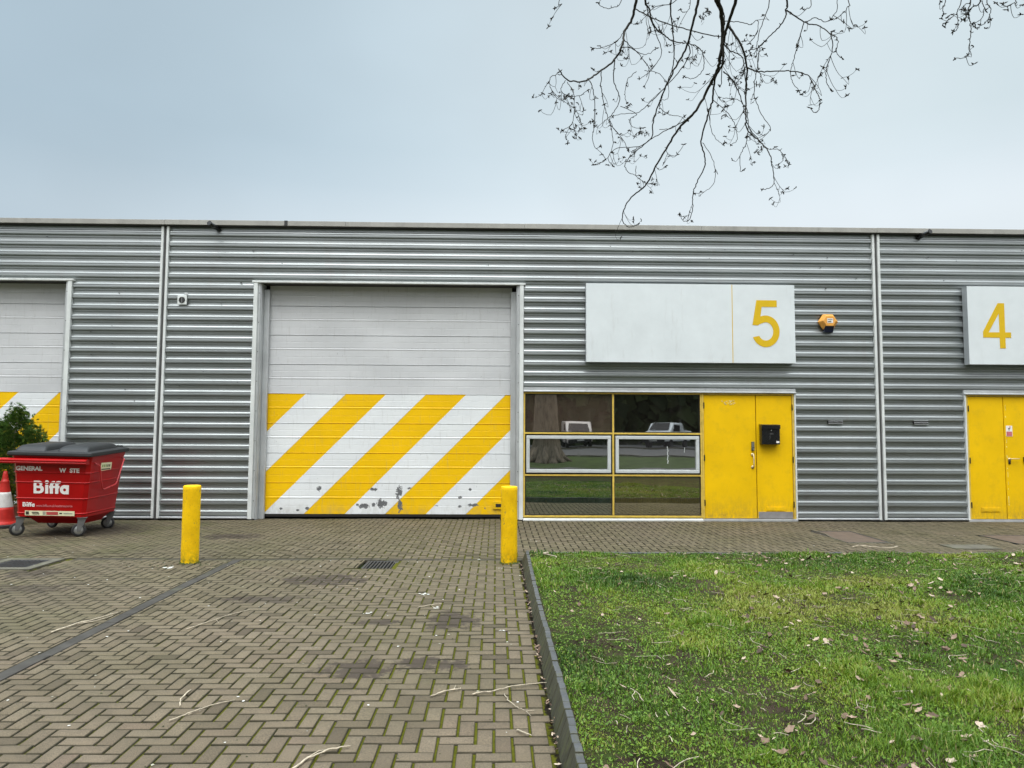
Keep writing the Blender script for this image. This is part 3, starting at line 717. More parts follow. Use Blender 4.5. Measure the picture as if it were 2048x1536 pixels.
# flush dark strip between the bays and the drainage channel
def blocks_row(name, mat_, x0, x1, y0, y1, step, along, z=0.0, kind='structure'):
    mb = MB(); a, b = (x0, x1) if along == 'x' else (y0, y1); p = a
    while p < b - .02:
        e = min(p + step, b)
        if along == 'x': 
            c = (p + e) / 2
            if any(h[0] < c < h[1] and h[2] < (y0 + y1) / 2 < h[3] for h in holes[:2]): p = e; continue
            zz = float(undul(c, (y0 + y1) / 2)); mb.box(p + .003, e - .003, y0, y1, -.05, z + zz + random.gauss(0, .001))
        else: zz = float(undul((x0 + x1) / 2, (p + e) / 2)); mb.box(x0, x1, p + .001, e - .001, -.05, z + zz + random.gauss(0, .0006))
        p = e
    o = mb.build(name, mat_, None, .004); tag(o, kind=kind); return o
blocks_row('bay_divider_strip', M['strip'], strip_x[0], strip_x[1], GY0, chan[0] - .002, .9, 'y', .001)
blocks_row('drainage_channel', M['channel'], GX0, GX1, chan[0], chan[1], .2, 'x', -.002)

# raised bed: kerb of bricks stood on end
t = thing('bed_kerb', 'low kerb of dark upright bricks along two sides of the grass bed', 'kerb', (BED_X, -7, 0))
def kerb_x(y): return BED_X + .012 * math.sin((y + 4) * .75) - .012 * max(0, (-6.5 - y)) / 3
y = BED_Y; nb = 0; mb = MB()
while y > -15:
    w = .098; x = kerb_x(y - .05) + random.gauss(0, .0010); h = .120 + random.gauss(0, .0025) + .006 * math.sin(y * 1.3); lean = random.gauss(0, .0016)
    yy = y + random.gauss(0, .001)
    mb.add([(x - .048, yy, -.03), (x + .05, yy, -.03), (x + .05, yy - w, -.03), (x - .048, yy - w, -.03), (x + .008 + lean, yy, h), (x + .048 + lean, yy, h), (x + .048 + lean, yy - w, h), (x + .008 + lean, yy - w, h)],
           [(0, 3, 7, 4), (1, 5, 6, 2), (0, 4, 5, 1), (3, 2, 6, 7)], 1); mb.f[-4:] = mb.f[-4:]
    n = len(mb.v); mb.f.append((n - 4, n - 1, n - 2, n - 3)); mb.m.append(0)
    y -= .1035
mb.build('side_kerb', [M['kerb'], M['kerbface']], t, .005)
mb = MB(); x = BED_X + .0665
while x < 14:
    h = .105 + random.gauss(0, .003); mb.box(x + .002, x + .1, BED_Y - .058, BED_Y + .004, -.05, h); x += .1035
mb.build('back_kerb', M['kerb'], t, .005)

# soil of the bed
xs = np.arange(BED_X + .040, 24, .12); ys = np.arange(-15, BED_Y - .05, .12); gx, gy = np.meshgrid(xs, ys, indexing='ij')
def soil_z(x, y): return .098 + .03 * (vnoise(x, y, .7, 3) - .5) + .018 * (vnoise(x, y, 4, 9) - .5) + .05 * np.clip((x - 3) / 12, 0, 1)
ny = len(ys); F = [(i * ny + j, (i + 1) * ny + j, (i + 1) * ny + j + 1, i * ny + j + 1) for i in range(len(xs) - 1) for j in range(ny - 1)]
so = link('soil', np_mesh('soil', np.stack([gx.ravel(), gy.ravel(), soil_z(gx, gy).ravel()], 1), F, M['soil'], smooth=True)); tag(so, kind='structure')

# grass: every blade its own little strip of two faces, one "stuff" object
def bare(x, y):
    b = np.exp(-(((x - .85) / .38) ** 2 + ((y + 7.9) / .8) ** 2)) + np.exp(-(((x - .75) / .25) ** 2 + ((y + 6.4) / .8) ** 2)) * .8 + np.exp(-(((x - 7.3) / .6) ** 2 + ((y + 4.6) / .35) ** 2))
    b += .8 * np.clip((vnoise(x, y, 1.6, 21) - .60) * 6, 0, 1) + .55 * np.exp(-(((x - 4.2) / .8) ** 2 + ((y + 8.3) / .25) ** 2)) + .6 * np.exp(-(((x - 1.3) / .5) ** 2 + ((y + 9.2) / .4) ** 2))
    return np.clip(b, 0, 1)
def scatter(n, y0, y1, x1f, x1max=11):
    y = rng.uniform(y0, y1, n); x = BED_X + .048 + rng.random(n) * (np.minimum(x1f(y), x1max) - BED_X); return x, y
bx, by = [], []
for y0, y1, dens in ((-13.5, -10.4, 700), (-10.4, -8.4, 10500), (-8.4, -6.6, 6800), (-6.6, -5.2, 4600), (-5.2, -4.03, 4200)):
    xr = lambda y: .80 * (y + 13.173) + 1.2
    area = (y1 - y0) * (max(2.5, .80 * ((y0 + y1) / 2 + 13.173) + 1.2)); n = int(area * dens)
    x, y = scatter(n, y0, y1, xr); bx.append(x); by.append(y)
x, y = scatter(9000, -13, -4.03, lambda y: y * 0 + 18, 18); bx.append(x); by.append(y)
bx = np.concatenate(bx); by = np.concatenate(by)
keep = rng.random(len(bx)) > np.clip(bare(bx, by) * .86 + .50 * np.clip(vnoise(bx, by, 5.5, 63, 2) - .55, 0, 1) * 3, 0, .97); bx, by = bx[keep], by[keep]; n = len(bx)
tall = vnoise(bx, by, 1.9, 40, 2); clump = vnoise(bx, by, 6.5, 41, 2)
H_ = (.011 + .036 * np.clip(tall * 1.5 - .35, 0, 1) ** 1.3 + .05 * np.clip(clump - .62, 0, 1) * 2) * rng.uniform(.6, 1.35, n) * (1 + .12 * (by < -8))
for (tx, ty, tr) in ((1.75, -7.35, .18), (2.35, -7.55, .25), (1.2, -6.2, .3), (3.0, -9.0, .4), (2.6, -8.7, .3), (4.2, -9.2, .3)):
    H_ *= 1 + .9 * np.exp(-((bx - tx) ** 2 + (by - ty) ** 2) / tr ** 2)
yel = vnoise(bx, by, .9, 50, 3)
tn = np.clip(.40 + (yel - .5) * 1.5 + rng.normal(0, .13, n), 0, .86)
tn = np.clip(tn + .45 * np.exp(-(((bx - 4.1) / .6) ** 2 + ((by + 5.6) / .45) ** 2)) + .3 * np.exp(-(((bx - 1.1) / .35) ** 2 + ((by + 6.3) / .3) ** 2)), 0, .87)
tn = np.where(rng.random(n) < .085, rng.uniform(.88, 1, n), tn)
ang = rng.uniform(0, 2 * np.pi, n); lean = rng.uniform(.15, 1.1, n); wd = rng.uniform(.0016, .0034, n) * (1 + .25 * (by + 10))
dx, dy = np.cos(ang), np.sin(ang); px, py = -dy, dx; bz = soil_z(bx, by) - .004
V = np.zeros((n, 5, 3)); 
for k, (f, wf) in enumerate(((0, 1), (0, -1), (.55, .8), (.55, -.8), (1, 0))):
    out = lean * H_ * f ** 1.6; up = H_ * f * np.sqrt(np.clip(1 - (lean * f * .6) ** 2, .25, 1))
    V[:, k, 0] = bx + dx * out + px * wd * wf; V[:, k, 1] = by + dy * out + py * wd * wf; V[:, k, 2] = bz + up
idx = np.arange(n)[:, None] * 5
F3 = np.concatenate([idx + np.array([0, 1, 3]), idx + np.array([0, 3, 2]), idx + np.array([2, 3, 4])], 0)
me = np_mesh('grass', V.reshape(-1, 3), F3, M['blade'], {'tint': np.concatenate([tn, tn, tn])})
gr = link('grass', me); tag(gr, 'short uneven green grass with moss and worn soil patches in the bed', 'grass', None, 'stuff')
# broad little weed and clover leaves hugging the soil
n = 46000; wx, wy = scatter(n, -10.6, -4.03, lambda y: .80 * (y + 13.173) + 1.0); cl = vnoise(wx, wy, 1.3, 77, 3) + .5 * np.exp(-(wx - .45) / .5)
k = (cl > .52) | (rng.random(n) < .12); wx, wy = wx[k], wy[k]; n = len(wx); sz = rng.uniform(.004, .011, n); a = rng.uniform(0, 6.28, n)
V = np.zeros((n, 4, 3)); zc = soil_z(wx, wy) + rng.uniform(.004, .03, n)
til = rng.uniform(-.6, .6, (n, 2))
for q_, (u, v) in enumerate(((-1, 0), (0, -.7), (1, 0), (0, .7))):
    V[:, q_, 0] = wx + sz * (u * np.cos(a) - v * np.sin(a)); V[:, q_, 1] = wy + sz * (u * np.sin(a) + v * np.cos(a)); V[:, q_, 2] = zc + sz * (u * til[:, 0] + v * til[:, 1])
F = np.arange(n * 4).reshape(n, 4)
we = link('ground_weeds', np_mesh('ground_weeds', V.reshape(-1, 3), F, M['blade'], {'tint': np.clip(.28 + .35 * rng.random(n) + .2 * (vnoise(wx, wy, .8, 3) - .3), 0, .8)}))
tag(we, 'tiny broad clover and weed leaves low among the grass', 'weeds', None, 'stuff')
# fallen leaves, curled
def leaves(name, pts, mat_, size, label):
    V = []; F = []; T = []
    for (x, y, z) in pts:
        s = random.uniform(*size); a = random.uniform(0, 6.28); cu = random.uniform(.1, .9); w = random.uniform(.45, .75); tv = random.random(); n0 = len(V)
        tx, ty = random.gauss(0, .35), random.gauss(0, .35)
        for i in range(6):
            u = -1 + 2 * i / 5; ww = w * math.sin(math.pi * (i + .25) / 5.5) * (1 + .25 * math.sin(i * 2.7 + a))
            for v in (-1, 0, 1):
                lx = u * s; ly = v * ww * s; lz = s * cu * (.5 * u * u + .7 * abs(v) * ww) + lx * tx + ly * ty
                V.append((x + lx * math.cos(a) - ly * math.sin(a), y + lx * math.sin(a) + ly * math.cos(a), z + lz))
        for i in range(5):
            for v in (0, 1): F.append((n0 + i * 3 + v, n0 + i * 3 + 3 + v, n0 + i * 3 + 4 + v, n0 + i * 3 + 1 + v)); T.append(min(1, max(0, tv + random.gauss(0, .05))))
    o = link(name, np_mesh(name, V, F, mat_, {'tint': T}, True)); tag(o, label, 'litter', None, 'stuff'); return o
M['leaf'] = mat_attr('dead_leaf', [(0, (.045, .028, .018)), (.35, (.12, .075, .048)), (.7, (.25, .17, .12)), (1, (.46, .37, .28))])
pts = []
for i in range(800):
    y = random.uniform(-9.9, -4.1); x = random.uniform(.5, .80 * (y + 13.173) + .6)
    if random.random() < .35 or x > 1.6 + .25 * (y + 9): pts.append((x, y, float(soil_z(np.array(x), np.array(y))) + .022))
for (cx, cy, rr_, m) in ((2.25, -7.2, .4, 14), (4.3, -6.1, .25, 14), (3.3, -7.6, .35, 14), (4.9, -8.3, .45, 16), (5.8, -5.5, .5, 16), (3.2, -4.7, .4, 14), (7.0, -4.7, .8, 18), (2.6, -8.6, .5, 12), (4.4, -4.5, .6, 18), (5.7, -4.4, .6, 16)):
    for i in range(m): x, y = random.gauss(cx, rr_ * .5), random.gauss(cy, rr_ * .5); pts.append((x, min(y, -4.1), float(soil_z(np.array(x), np.array(min(y, -4.1)))) + .02))
leaves('fallen_leaves', pts, M['leaf'], (.010, .031), 'curled pale brown dead leaves scattered over the grass')
pts = [(random.gauss(.328, .014), -7.72 + random.gauss(0, .14), .012) for i in range(26)] + [(.33 + random.gauss(0, .010), random.uniform(-10, -4.2), .008) for i in range(90)]
leaves('kerb_litter', pts, M['leaf'], (.008, .020), 'dead leaves and crumbs caught along the foot of the dark kerb')
# pale straw and twiglets in the grass
mb = MB()
for i in range(330):
    y = random.uniform(-10, -4.1); x = random.uniform(.55, .80 * (y + 13.173) + .5); z = float(soil_z(np.array(x), np.array(y))) + .022
    L = random.uniform(.04, .17) * (1.6 if random.random() < .12 else 1); a = random.uniform(0, 6.28); p = []; r0 = random.uniform(.001, .0026)
    for k in range(5): p.append((x, y, z + .010 * random.random())); x += L / 4 * math.cos(a); y += L / 4 * math.sin(a); a += random.gauss(0, .35)
    mb.tube(p, r0, 4)
o = mb.build('straw_litter', M['deadtwig']); tag(o, 'pale bare straws and twiglets strewn through the grass', 'litter', None, 'stuff')
# white specks (petals, chips) on the blocks
mb = MB()
for i in range(240):
    y = -random.triangular(.3, 10.2, 4.2); hw = .72 * (y + 13.173) + .4; x = random.uniform(-hw, min(hw, .33) if y < -3.9 else hw)
    if (y < -3.95 and x > .33) or y > -.2: continue
    s = random.uniform(.004, .013); a = random.uniform(0, 6.28); z = float(undul(x, y)) + .003; nn = random.randint(4, 6)
    P = [(x + s * random.uniform(.5, 1.2) * math.cos(a + k * 6.283 / nn), y + s * random.uniform(.4, 1.0) * math.sin(a + k * 6.283 / nn), z + random.uniform(0, .003)) for k in range(nn)]
    mb.add(P, [tuple(range(nn))], 0 if random.random() < .7 else 1)
for (cx, cy, rx) in ((-.72, -5.9, .07), (-1.15, -6.6, .05), (-.55, -6.45, .05), (-3.9, -4.5, .12), (-.2, -3.85, .04), (.06, -7.2, .035), (.05, -4.5, .04)):
    for k in range(7):
        x, y = random.gauss(cx, rx * .35), random.gauss(cy, rx * .3); s = rx * random.uniform(.12, .3); a = random.random(); z = float(undul(x, y)) + .0035
        mb.add([(x + s * math.cos(a + q_ * 1.05) * random.uniform(.7, 1.1), y + s * .8 * math.sin(a + q_ * 1.05), z) for q_ in range(6)], [tuple(range(6))], 0)
o = mb.build('pale_specks', [simple('petal_white', (.62, .61, .56), .8), simple('petal_dull', (.34, .32, .24), .8)]); tag(o, 'small whitish specks and droppings dotted over the paving', 'litter', None, 'stuff')
# dark crumbs of moss round the left bollard and pavers
V = []; 
mb = MB()
for i in range(170):
    if i < 90: x, y = random.gauss(-3.75, .42), random.gauss(-4.32, .16)
    else: y = random.uniform(-10, -4.5); x = random.uniform(-.62 * (y + 13.2), .3)
    s = random.uniform(.005, .018 if i < 90 else .009); z = float(undul(x, y)); a = random.random() * 6
    P = [(x + s * math.cos(a + k * 1.05) * random.uniform(.6, 1.2), y + s * math.sin(a + k * 1.05) * random.uniform(.6, 1.2), z + .001) for k in range(6)]
    mb.add(P + [(x, y, z + s * .6)], [(k, (k + 1) % 6, 6) for k in range(6)])
o = mb.build('moss_crumbs', simple('dark_moss', (.028, .036, .010), .95)); tag(o, 'dark crumbs of moss and dirt at the foot of the left bollard and on the blocks', 'litter', None, 'stuff')

# individual twigs lying on the blocks
def twig(pts, r, label, side=()):
    r *= .95
    def sm(pts, n=5):
        out = []
        for i in range(len(pts) - 1):
            for k in range(n): f = k / n; out.append((pts[i][0] * (1 - f) + pts[i + 1][0] * f, pts[i][1] * (1 - f) + pts[i + 1][1] * f))
        return out + [pts[-1]]
    mb = MB(); P = sm(pts); m = len(P); Q = [(x + random.gauss(0, .003), y + random.gauss(0, .004), float(undul(x, y)) + r + .004 + .006 * math.sin(3.1 * i / m)) for i, (x, y) in enumerate(P)]
    mb.tube(Q, [r * (1 - .45 * i / m) * random.uniform(.85, 1.15) for i in range(m)], 7)
    for s in side:
        S = sm(s); mb.tube([(x, y, float(undul(x, y)) + r * .8 + .004) for x, y in S], [r * .6 * (1 - .5 * i / len(S)) for i in range(len(S))], 6)
    o = mb.build('fallen_twig', M['deadtwig'], None, 0, True); tag(o, label, 'twig', 'bare twigs fallen on the paving'); return o
twig([(-3.60, -7.23), (-3.545, -6.98), (-3.47, -6.86), (-3.40, -6.60)], .0075, 'long forked pale twig beside the dark flush strip on the left', [[(-3.545, -6.98), (-3.44, -6.87), (-3.385, -6.70)]])
twig([(-1.00, -9.62), (-.93, -9.49), (-.85, -9.40), (-.755, -9.35)], .0065, 'thick pale twig at the bottom edge of the paving, nearest the camera', [[(-.95, -9.5), (-.90, -9.40), (-.86, -9.385)]])
twig([(-1.925, -8.53), (-1.91, -8.70), (-1.875, -8.80)], .0050, 'short upright looking twig left of the rusty pair in the lower left paving')
twig([(-1.84, -9.01), (-1.77, -8.92), (-1.69, -8.80), (-1.59, -8.71)], .0042, 'thin brown twig pointing right in the lower left paving', [[(-1.77, -8.92), (-1.74, -8.82)]])
twig([(-.39, -8.64), (-.32, -8.57), (-.235, -8.53), (-.215, -8.50)], .0055, 'dark knobbly twig in the middle of the paving before the kerb', [[(-.26, -8.54), (-.25, -8.44)]])
twig([(-.14, -8.60), (.0, -8.55), (.15, -8.46), (.345, -8.40)], .0050, 'long pale twig reaching across to the kerb')
twig([(.065, -8.59), (.09, -8.72), (.14, -8.82), (.19, -8.86)], .0032, 'thin hooked twig with a brown bud end just below the long one by the kerb', [[(.19, -8.86), (.215, -8.93)], [(.19, -8.86), (.24, -8.85)]])
twig([(.125, -9.13), (.16, -9.18), (.205, -9.21)], .0055, 'stubby bleached twig near the kerb at lower right of the paving')
twig([(-2.55, -7.15), (-2.42, -6.85), (-2.36, -6.70), (-2.25, -6.5)], .0035, 'faint thin twig right of the dark flush strip', [[(-2.42, -6.85), (-2.36, -6.95)]])
twig([(-.72, -6.45), (-.60, -6.36), (-.50, -6.32)], .0035, 'small twig curving over the blocks below the right bollard', [[(-.60, -6.36), (-.55, -6.48)]])

# drain gully, left grate, covers
def gully(x0, x1, y0, y1, nb_, label, surround):
    t = thing('drain_gully', label, 'drain', ((x0 + x1) / 2, (y0 + y1) / 2, 0), 'iron drain grates')
    z = -.018 if not surround else -.004
    if surround:
        mb = MB(); w = .11; mb.box(x0 - w, x1 + w, y1 + .001, y1 + w - .03, -.05, .002); mb.box(x0 - w, x1 + w, y0 - .10, y0 - .001, -.05, .002); mb.box(x0 - w, x0 - .001, y0, y1, -.05, .0015); mb.box(x1 + .001, x1 + w, y0, y1, -.05, .0015)
        mb.build('surround', M['concrete'], t, .004)
    MB().box(x0 + .002, x1 - .002, y0 + .002, y1 - .002, -.13, -.10).build('pit', M['void'], t)
    mb = MB(); f = .032; mb.box(x0, x1, y0, y0 + f, -.10, z); mb.box(x0, x1, y1 - f, y1, -.10, z); mb.box(x0, x0 + f, y0 + f, y1 - f, -.10, z - .001); mb.box(x1 - f, x1, y0 + f, y1 - f, -.10, z - .001)
    mb.build('frame', M['iron'], t, .003)
    n = nb_; w = (x1 - x0 - 2 * f) / n
    mb = MB()
    for i in range(n):
        cx = x0 + f + w * (i + .5); mb.box(cx - w * .22, cx + w * .22, y0 + f, y1 - f, -.06, z - .002)
    mb.build('grate', M['iron'], t, .002)
gully(-1.63, -1.23, -4.52, -3.93, 8, 'iron drain grate in the paving in front of the roller door', False)
gully(-6.10, -5.60, -4.48, -3.97, 9, 'wide iron drain grate in a pale concrete surround at the left edge', True)
def cover(x0, x1, y0, y1, m, label, raised=.001):
    t = thing('access_cover', label, 'cover', ((x0 + x1) / 2, (y0 + y1) / 2, 0), 'access covers let into the paving')
    mb = MB(); mb.box(x0 + .03, x1 - .03, y0 + .03, y1 - .03, -.04, raised); mb.build('plate', m, t, .003)
    mb = MB(); mb.box(x0, x1, y0, y0 + .026, -.04, .004); mb.box(x0, x1, y1 - .026, y1, -.04, .004); mb.box(x0, x0 + .026, y0 + .026, y1 - .026, -.04, .003); mb.box(x1 - .026, x1, y0 + .026, y1 - .026, -.04, .003)
    mb.build('frame', M['iron'] if m is M['rust'] else M['concrete'], t, .002)
cover(5.29, 5.97, -2.49, -1.29, M['rust'], 'reddish brown access cover in the paving below the orange alarm box')
cover(7.86, 8.74, -2.61, -1.71, M['rust'], 'reddish brown access cover in front of the number 4 doors')
cover(6.61, 7.29, -3.04, -2.67, M['concrete'], 'grey concrete cover in the paving at the back edge of the grass, right side')
mb = MB()
def loose(pts, z=.006, r=.006): mb.tube([(x, y, z + .003 * random.random()) for x, y in pts], r, 6)
loose([(5.33, -1.22), (5.35, -1.7), (5.26, -2.1), (5.26, -2.55)], .008, .012); loose([(5.26, -2.6), (5.6, -2.62), (6.0, -2.55)], .006, .008)
o = mb.build('joint_mortar', M['concrete']); tag(o, 'pale broken mortar line along the cover below the alarm box', 'mortar', None, 'stuff')
mb = MB(); loose([(5.15, -2.95), (5.32, -2.80), (5.5, -2.98), (5.7, -3.02), (5.85, -2.9), (5.83, -2.7)], .008, .007)
o = mb.build('fallen_twig', M['deadtwig'], None, 0, True); tag(o, 'curling pale twig on the paving just before the reddish cover', 'twig', 'bare twigs fallen on the paving')
mb = MB(); mb.tube([(.62, -4.32, .14), (.66, -4.40, .142), (.74, -4.50, .14), (.735, -4.58, .145)], .007, 6); mb.tube([(.60, -4.30, .14), (.66, -4.27, .145)], .016, 6)
o = mb.build('fallen_twig', M['deadtwig'], None, 0, True); tag(o, 'bent pale twig on the grass at the far kerb corner', 'twig')

# ------------------------------------------------------------------ bollards
def bollard(x, y, h, label, rot):
    t = thing('bollard', label, 'bollard', (x, y, 0), 'yellow posts in front of the roller door', absolute=False); t.rotation_euler = (0, 0, rot)
    mb = MB(); r = .104; prof = [(r + .002, -.03), (r, .02)] + [(r + .0012 * math.sin(k * 1.7), .05 + k * (h - .1) / 8) for k in range(9)] + [(r, h - .012), (r - .006, h - .003), (r - .016, h), (.0, h + .003)]
    mb.lathe(prof, (0, 0, 0), 40); o = mb.build('post', M['bollard'], t, 0, True)
    mb = MB(); rr = random.Random(int(x * 10))
    for k in range(60):
        a = rr.uniform(0, 6.28); s = rr.uniform(.008, .025); px, py = (r + .004) * math.cos(a), (r + .004) * math.sin(a)
        mb.add([(px - s * .6, py - s * .6, .0), (px + s * .6, py - s * .6, 0), (px + s * .6, py + s * .6, 0), (px - s * .6, py + s * .6, 0), (px, py, s * .9)], [(0, 1, 4), (1, 2, 4), (2, 3, 4), (3, 0, 4)])
    mb.build('moss_ring', simple('moss_ring_mat', (.05, .07, .012), .95), t)
    return t
bollard(-3.80, -4.16, .955, 'round yellow bollard left of the roller door, mossy at its foot', .4)
bollard(.175, -4.14, .955, 'round yellow bollard right of the roller door, by the kerb corner', 2.1)
# ------------------------------------------------------------------ waste bin
BX, BY = -6.86, -1.58                 # bin centre; front faces -Y
t = thing('waste_bin', 'red four wheeled general waste bin with a black lid, by the left unit wall', 'waste bin', (BX, BY, 0), None, False)
t.rotation_euler = (R(-.6), R(1.3), R(4.0))
hw, hd = .570, .60; zf, zb, zl = 1.235, 1.30, .295
def ring(z, f):
    """body cross-section at height fraction f (0 bottom, 1 top)"""
    w = hw - .075 * (1 - f); df = hd - .10 * (1 - f); db = hd - .05 * (1 - f); c = .05
    return [(-w + c, -df), (w - c, -df), (w, -df + c), (w, db - c), (w - c, db), (-w + c, db), (-w, db - c), (-w, -df + c)]
lev = [0, .02]; ribs = [.06, .30, .56, .72]
fr_ = [0.0]
for r_ in ribs: fr_ += [r_ - .012, r_ - .005, r_ + .005, r_ + .012]
fr_ += [.90, .97, 1.0]; mb = MB(); vs = []; fs = []
for i, f in enumerate(fr_):
    off = .010 if any(abs(f - r_) < .008 for r_ in ribs) else (.016 if f > .96 else 0)
    P = ring(0, f)
    for (x, y) in P:
        zt = zf + (zb - zf) * (y + hd) / (2 * hd); z = zl + (zt - zl) * f; L = math.hypot(x, y); vs.append((x + off * x / L * 1.2, y + off * y / L * 1.2, z))
for i in range(len(fr_) - 1): fs += [(i * 8 + k, i * 8 + (k + 1) % 8, (i + 1) * 8 + (k + 1) % 8, (i + 1) * 8 + k) for k in range(8)]
fs.append(tuple(range(7, -1, -1))); mb.add(vs, fs)
mb.prism([(-.44, .297), (-.36, .17), (.28, .17), (.38, .297)], 'x', -.36, .40) if False else None
vs = [(-.42, -.36, .296), (.46, -.36, .296), (.46, .44, .296), (-.42, .44, .296), (-.30, -.26, .175), (.38, -.26, .175), (.38, .30, .175), (-.30, .30, .175)]
mb.add(vs, [(0, 1, 5, 4), (1, 2, 6, 5), (2, 3, 7, 6), (3, 0, 4, 7), (4, 5, 6, 7)])
mb.build('body', M['binred'], t, .006)
mb = MB()                                                          # lifting comb bar across the front
mb.prism([(-.655, 1.19), (-.70, 1.175), (-.705, 1.155), (-.69, 1.145), (-.70, 1.13), (-.69, 1.11), (-.575, 1.115), (-.575, 1.19)], 'x', -.70, .555)
mb.build('lifting_bar', M['binred'], t, .004)
# side handle of bent tube and its sticker
mb = MB(); S = [(.565, -.44, 1.13), (.612, -.36, 1.08), (.612, -.31, .88), (.605, -.22, .72), (.603, -.16, .705), (.612, .20, .76), (.615, .24, .80), (.625, .43, 1.17), (.575, .46, 1.19)]
mb.tube(S, .011, 8); mb.build('side_handle', simple('handle_red', (.50, .03, .035), .3, 0, .6), t, 0, True)
def side_pt(y, z): return .0
mb = MB()
def sidequad(y0, y1, z0, z1, x, mi): mb.add([(x(z0), y0, z0), (x(z0), y1, z0), (x(z1), y1, z1), (x(z1), y0, z1)], [(0, 1, 2, 3)], mi)
xs_ = lambda z: hw - .075 * (1 - (z - .295) / .97) + .0045
sidequad(-.22, .14, 1.00, 1.125, xs_, 0); xi = lambda z: xs_(z) + .0012
sidequad(-.19, .11, 1.012, 1.030, xi, 1)
for k in range(5): sidequad(-.18 + k * .058, -.145 + k * .058, 1.055, 1.095, xi, 1 if k in (3, 4) else 2)
mb.build('side_sticker', [M['cream'], M['ink'], simple('sticker_green', (.20, .30, .08), .5)], t)
# lid
mb = MB(); c = .03
def lidring(o, z0, zoff): return [(-hw - o, -hd - o - .02, z0 + zoff), (hw + o, -hd - o - .02, z0 + zoff), (hw + o, hd + o, z0 + zoff + .065), (-hw - o, hd + o, z0 + zoff + .065)]
L = lidring(.035, 1.225, 0) + lidring(.042, 1.245, 0) + lidring(.036, 1.285, 0) + lidring(-.03, 1.305, 0)
mb.add(L, [(3, 2, 1, 0)] + [(i * 4 + k, i * 4 + (k + 1) % 4, i * 4 + 4 + (k + 1) % 4, i * 4 + 4 + k) for i in range(3) for k in range(4)] + [(12, 13, 14, 15)])
lid = mb.build('lid', M['binlid'], t, .008)
def hump(x0, x1, y0, y1, h):
    mb = MB(); n = 10; vs = []; 
    prof = [(0, 0), (.04, .45), (.10, .78), (.18, .95), (.28, 1.0), (.72, 1.0), (.82, .95), (.90, .78), (.96, .45), (1, 0)]
    for fx, hx_ in prof:
        for fy, hy in prof:
            x = x0 + (x1 - x0) * fx; y = y0 + (y1 - y0) * fy; zb_ = 1.300 + .065 * (y + hd) / (2 * hd); vs.append((x, y, zb_ + h * min(hx_, hy) ** .9))
    m = len(prof); mb.add(vs, [(i * m + j, (i + 1) * m + j, (i + 1) * m + j + 1, i * m + j + 1) for i in range(m - 1) for j in range(m - 1)])
    o = mb.build('lid_hump', M['binlid'], None, 0, True); o.parent = lid
hump(-.53, -.09, -.60, .40, .095); hump(.08, .53, -.60, .40, .095)
mb = MB()
for x in (-.45, -.15, .15, .45): mb.box(x - .03, x + .03, .585, .68, 1.35, 1.395); mb.tube([(x - .05, .655, 1.372), (x + .05, .655, 1.372)], .012, 8)
o = mb.build('lid_hinge', M['binlid'], None, .004); o.parent = lid
# casters
for (cx, cy, sw) in ((-.455, -.45, .5), (.445, -.45, .35), (.44, .50, .3), (-.45, .50, -.3)):
    mb = MB(); ca, sa = math.cos(sw), math.sin(sw)
    def P(u, v, z): return (cx + u * ca - v * sa, cy + u * sa + v * ca, z)
    for s in (-1, 1):
        v = s * .032; pr = [(-.055, .292), (.06, .292), (.035, .20), (-.015 + .0, .085), (-.055, .075), (-.06, .10)]
        a = [P(u, v, z) for u, z in pr]; b = [P(u, v + s * .004, z) for u, z in pr]; n = len(pr)
        mb.add(a + b, [tuple(range(n)), tuple(range(2 * n - 1, n - 1, -1))] + [(i, i + n, (i + 1) % n + n, (i + 1) % n) for i in range(n)])
    top = [P(u, v, z) for z in (.283, .2945) for (u, v) in ((-.065, -.05), (.07, -.05), (.07, .05), (-.065, .05))]
    mb.add(top, [(0, 1, 2, 3), (4, 5, 6, 7), (0, 1, 5, 4), (1, 2, 6, 5), (2, 3, 7, 6), (3, 0, 4, 7)])
    cas = mb.build('caster', simple('caster_steel', (.16, .16, .16), .45, .5), t, .002)
    def wheel(nm, r, ri, w, m):
        mb = MB(); pc = (-.035, .102); prof = [(ri, -w), (r - .010, -w), (r, -w * .6), (r, w * .6), (r - .010, w), (ri, w), (ri, -w)]; vs = []; fs = []; n = 28
        for (rr_, vv) in prof:
            for k in range(n): a = 6.28318 * k / n; vs.append(P(pc[0] + rr_ * math.cos(a), vv, pc[1] + rr_ * math.sin(a)))
        for i in range(len(prof) - 1): fs += [(i * n + k, i * n + (k + 1) % n, (i + 1) * n + (k + 1) % n, (i + 1) * n + k) for k in range(n)]
        mb.add(vs, fs); o = mb.build(nm, m, None, 0, True); o.parent = cas; return o
    wheel('tyre', .100, .068, .024, M['rubber']); wheel('rim', .068, .012, .020, M['galv'])
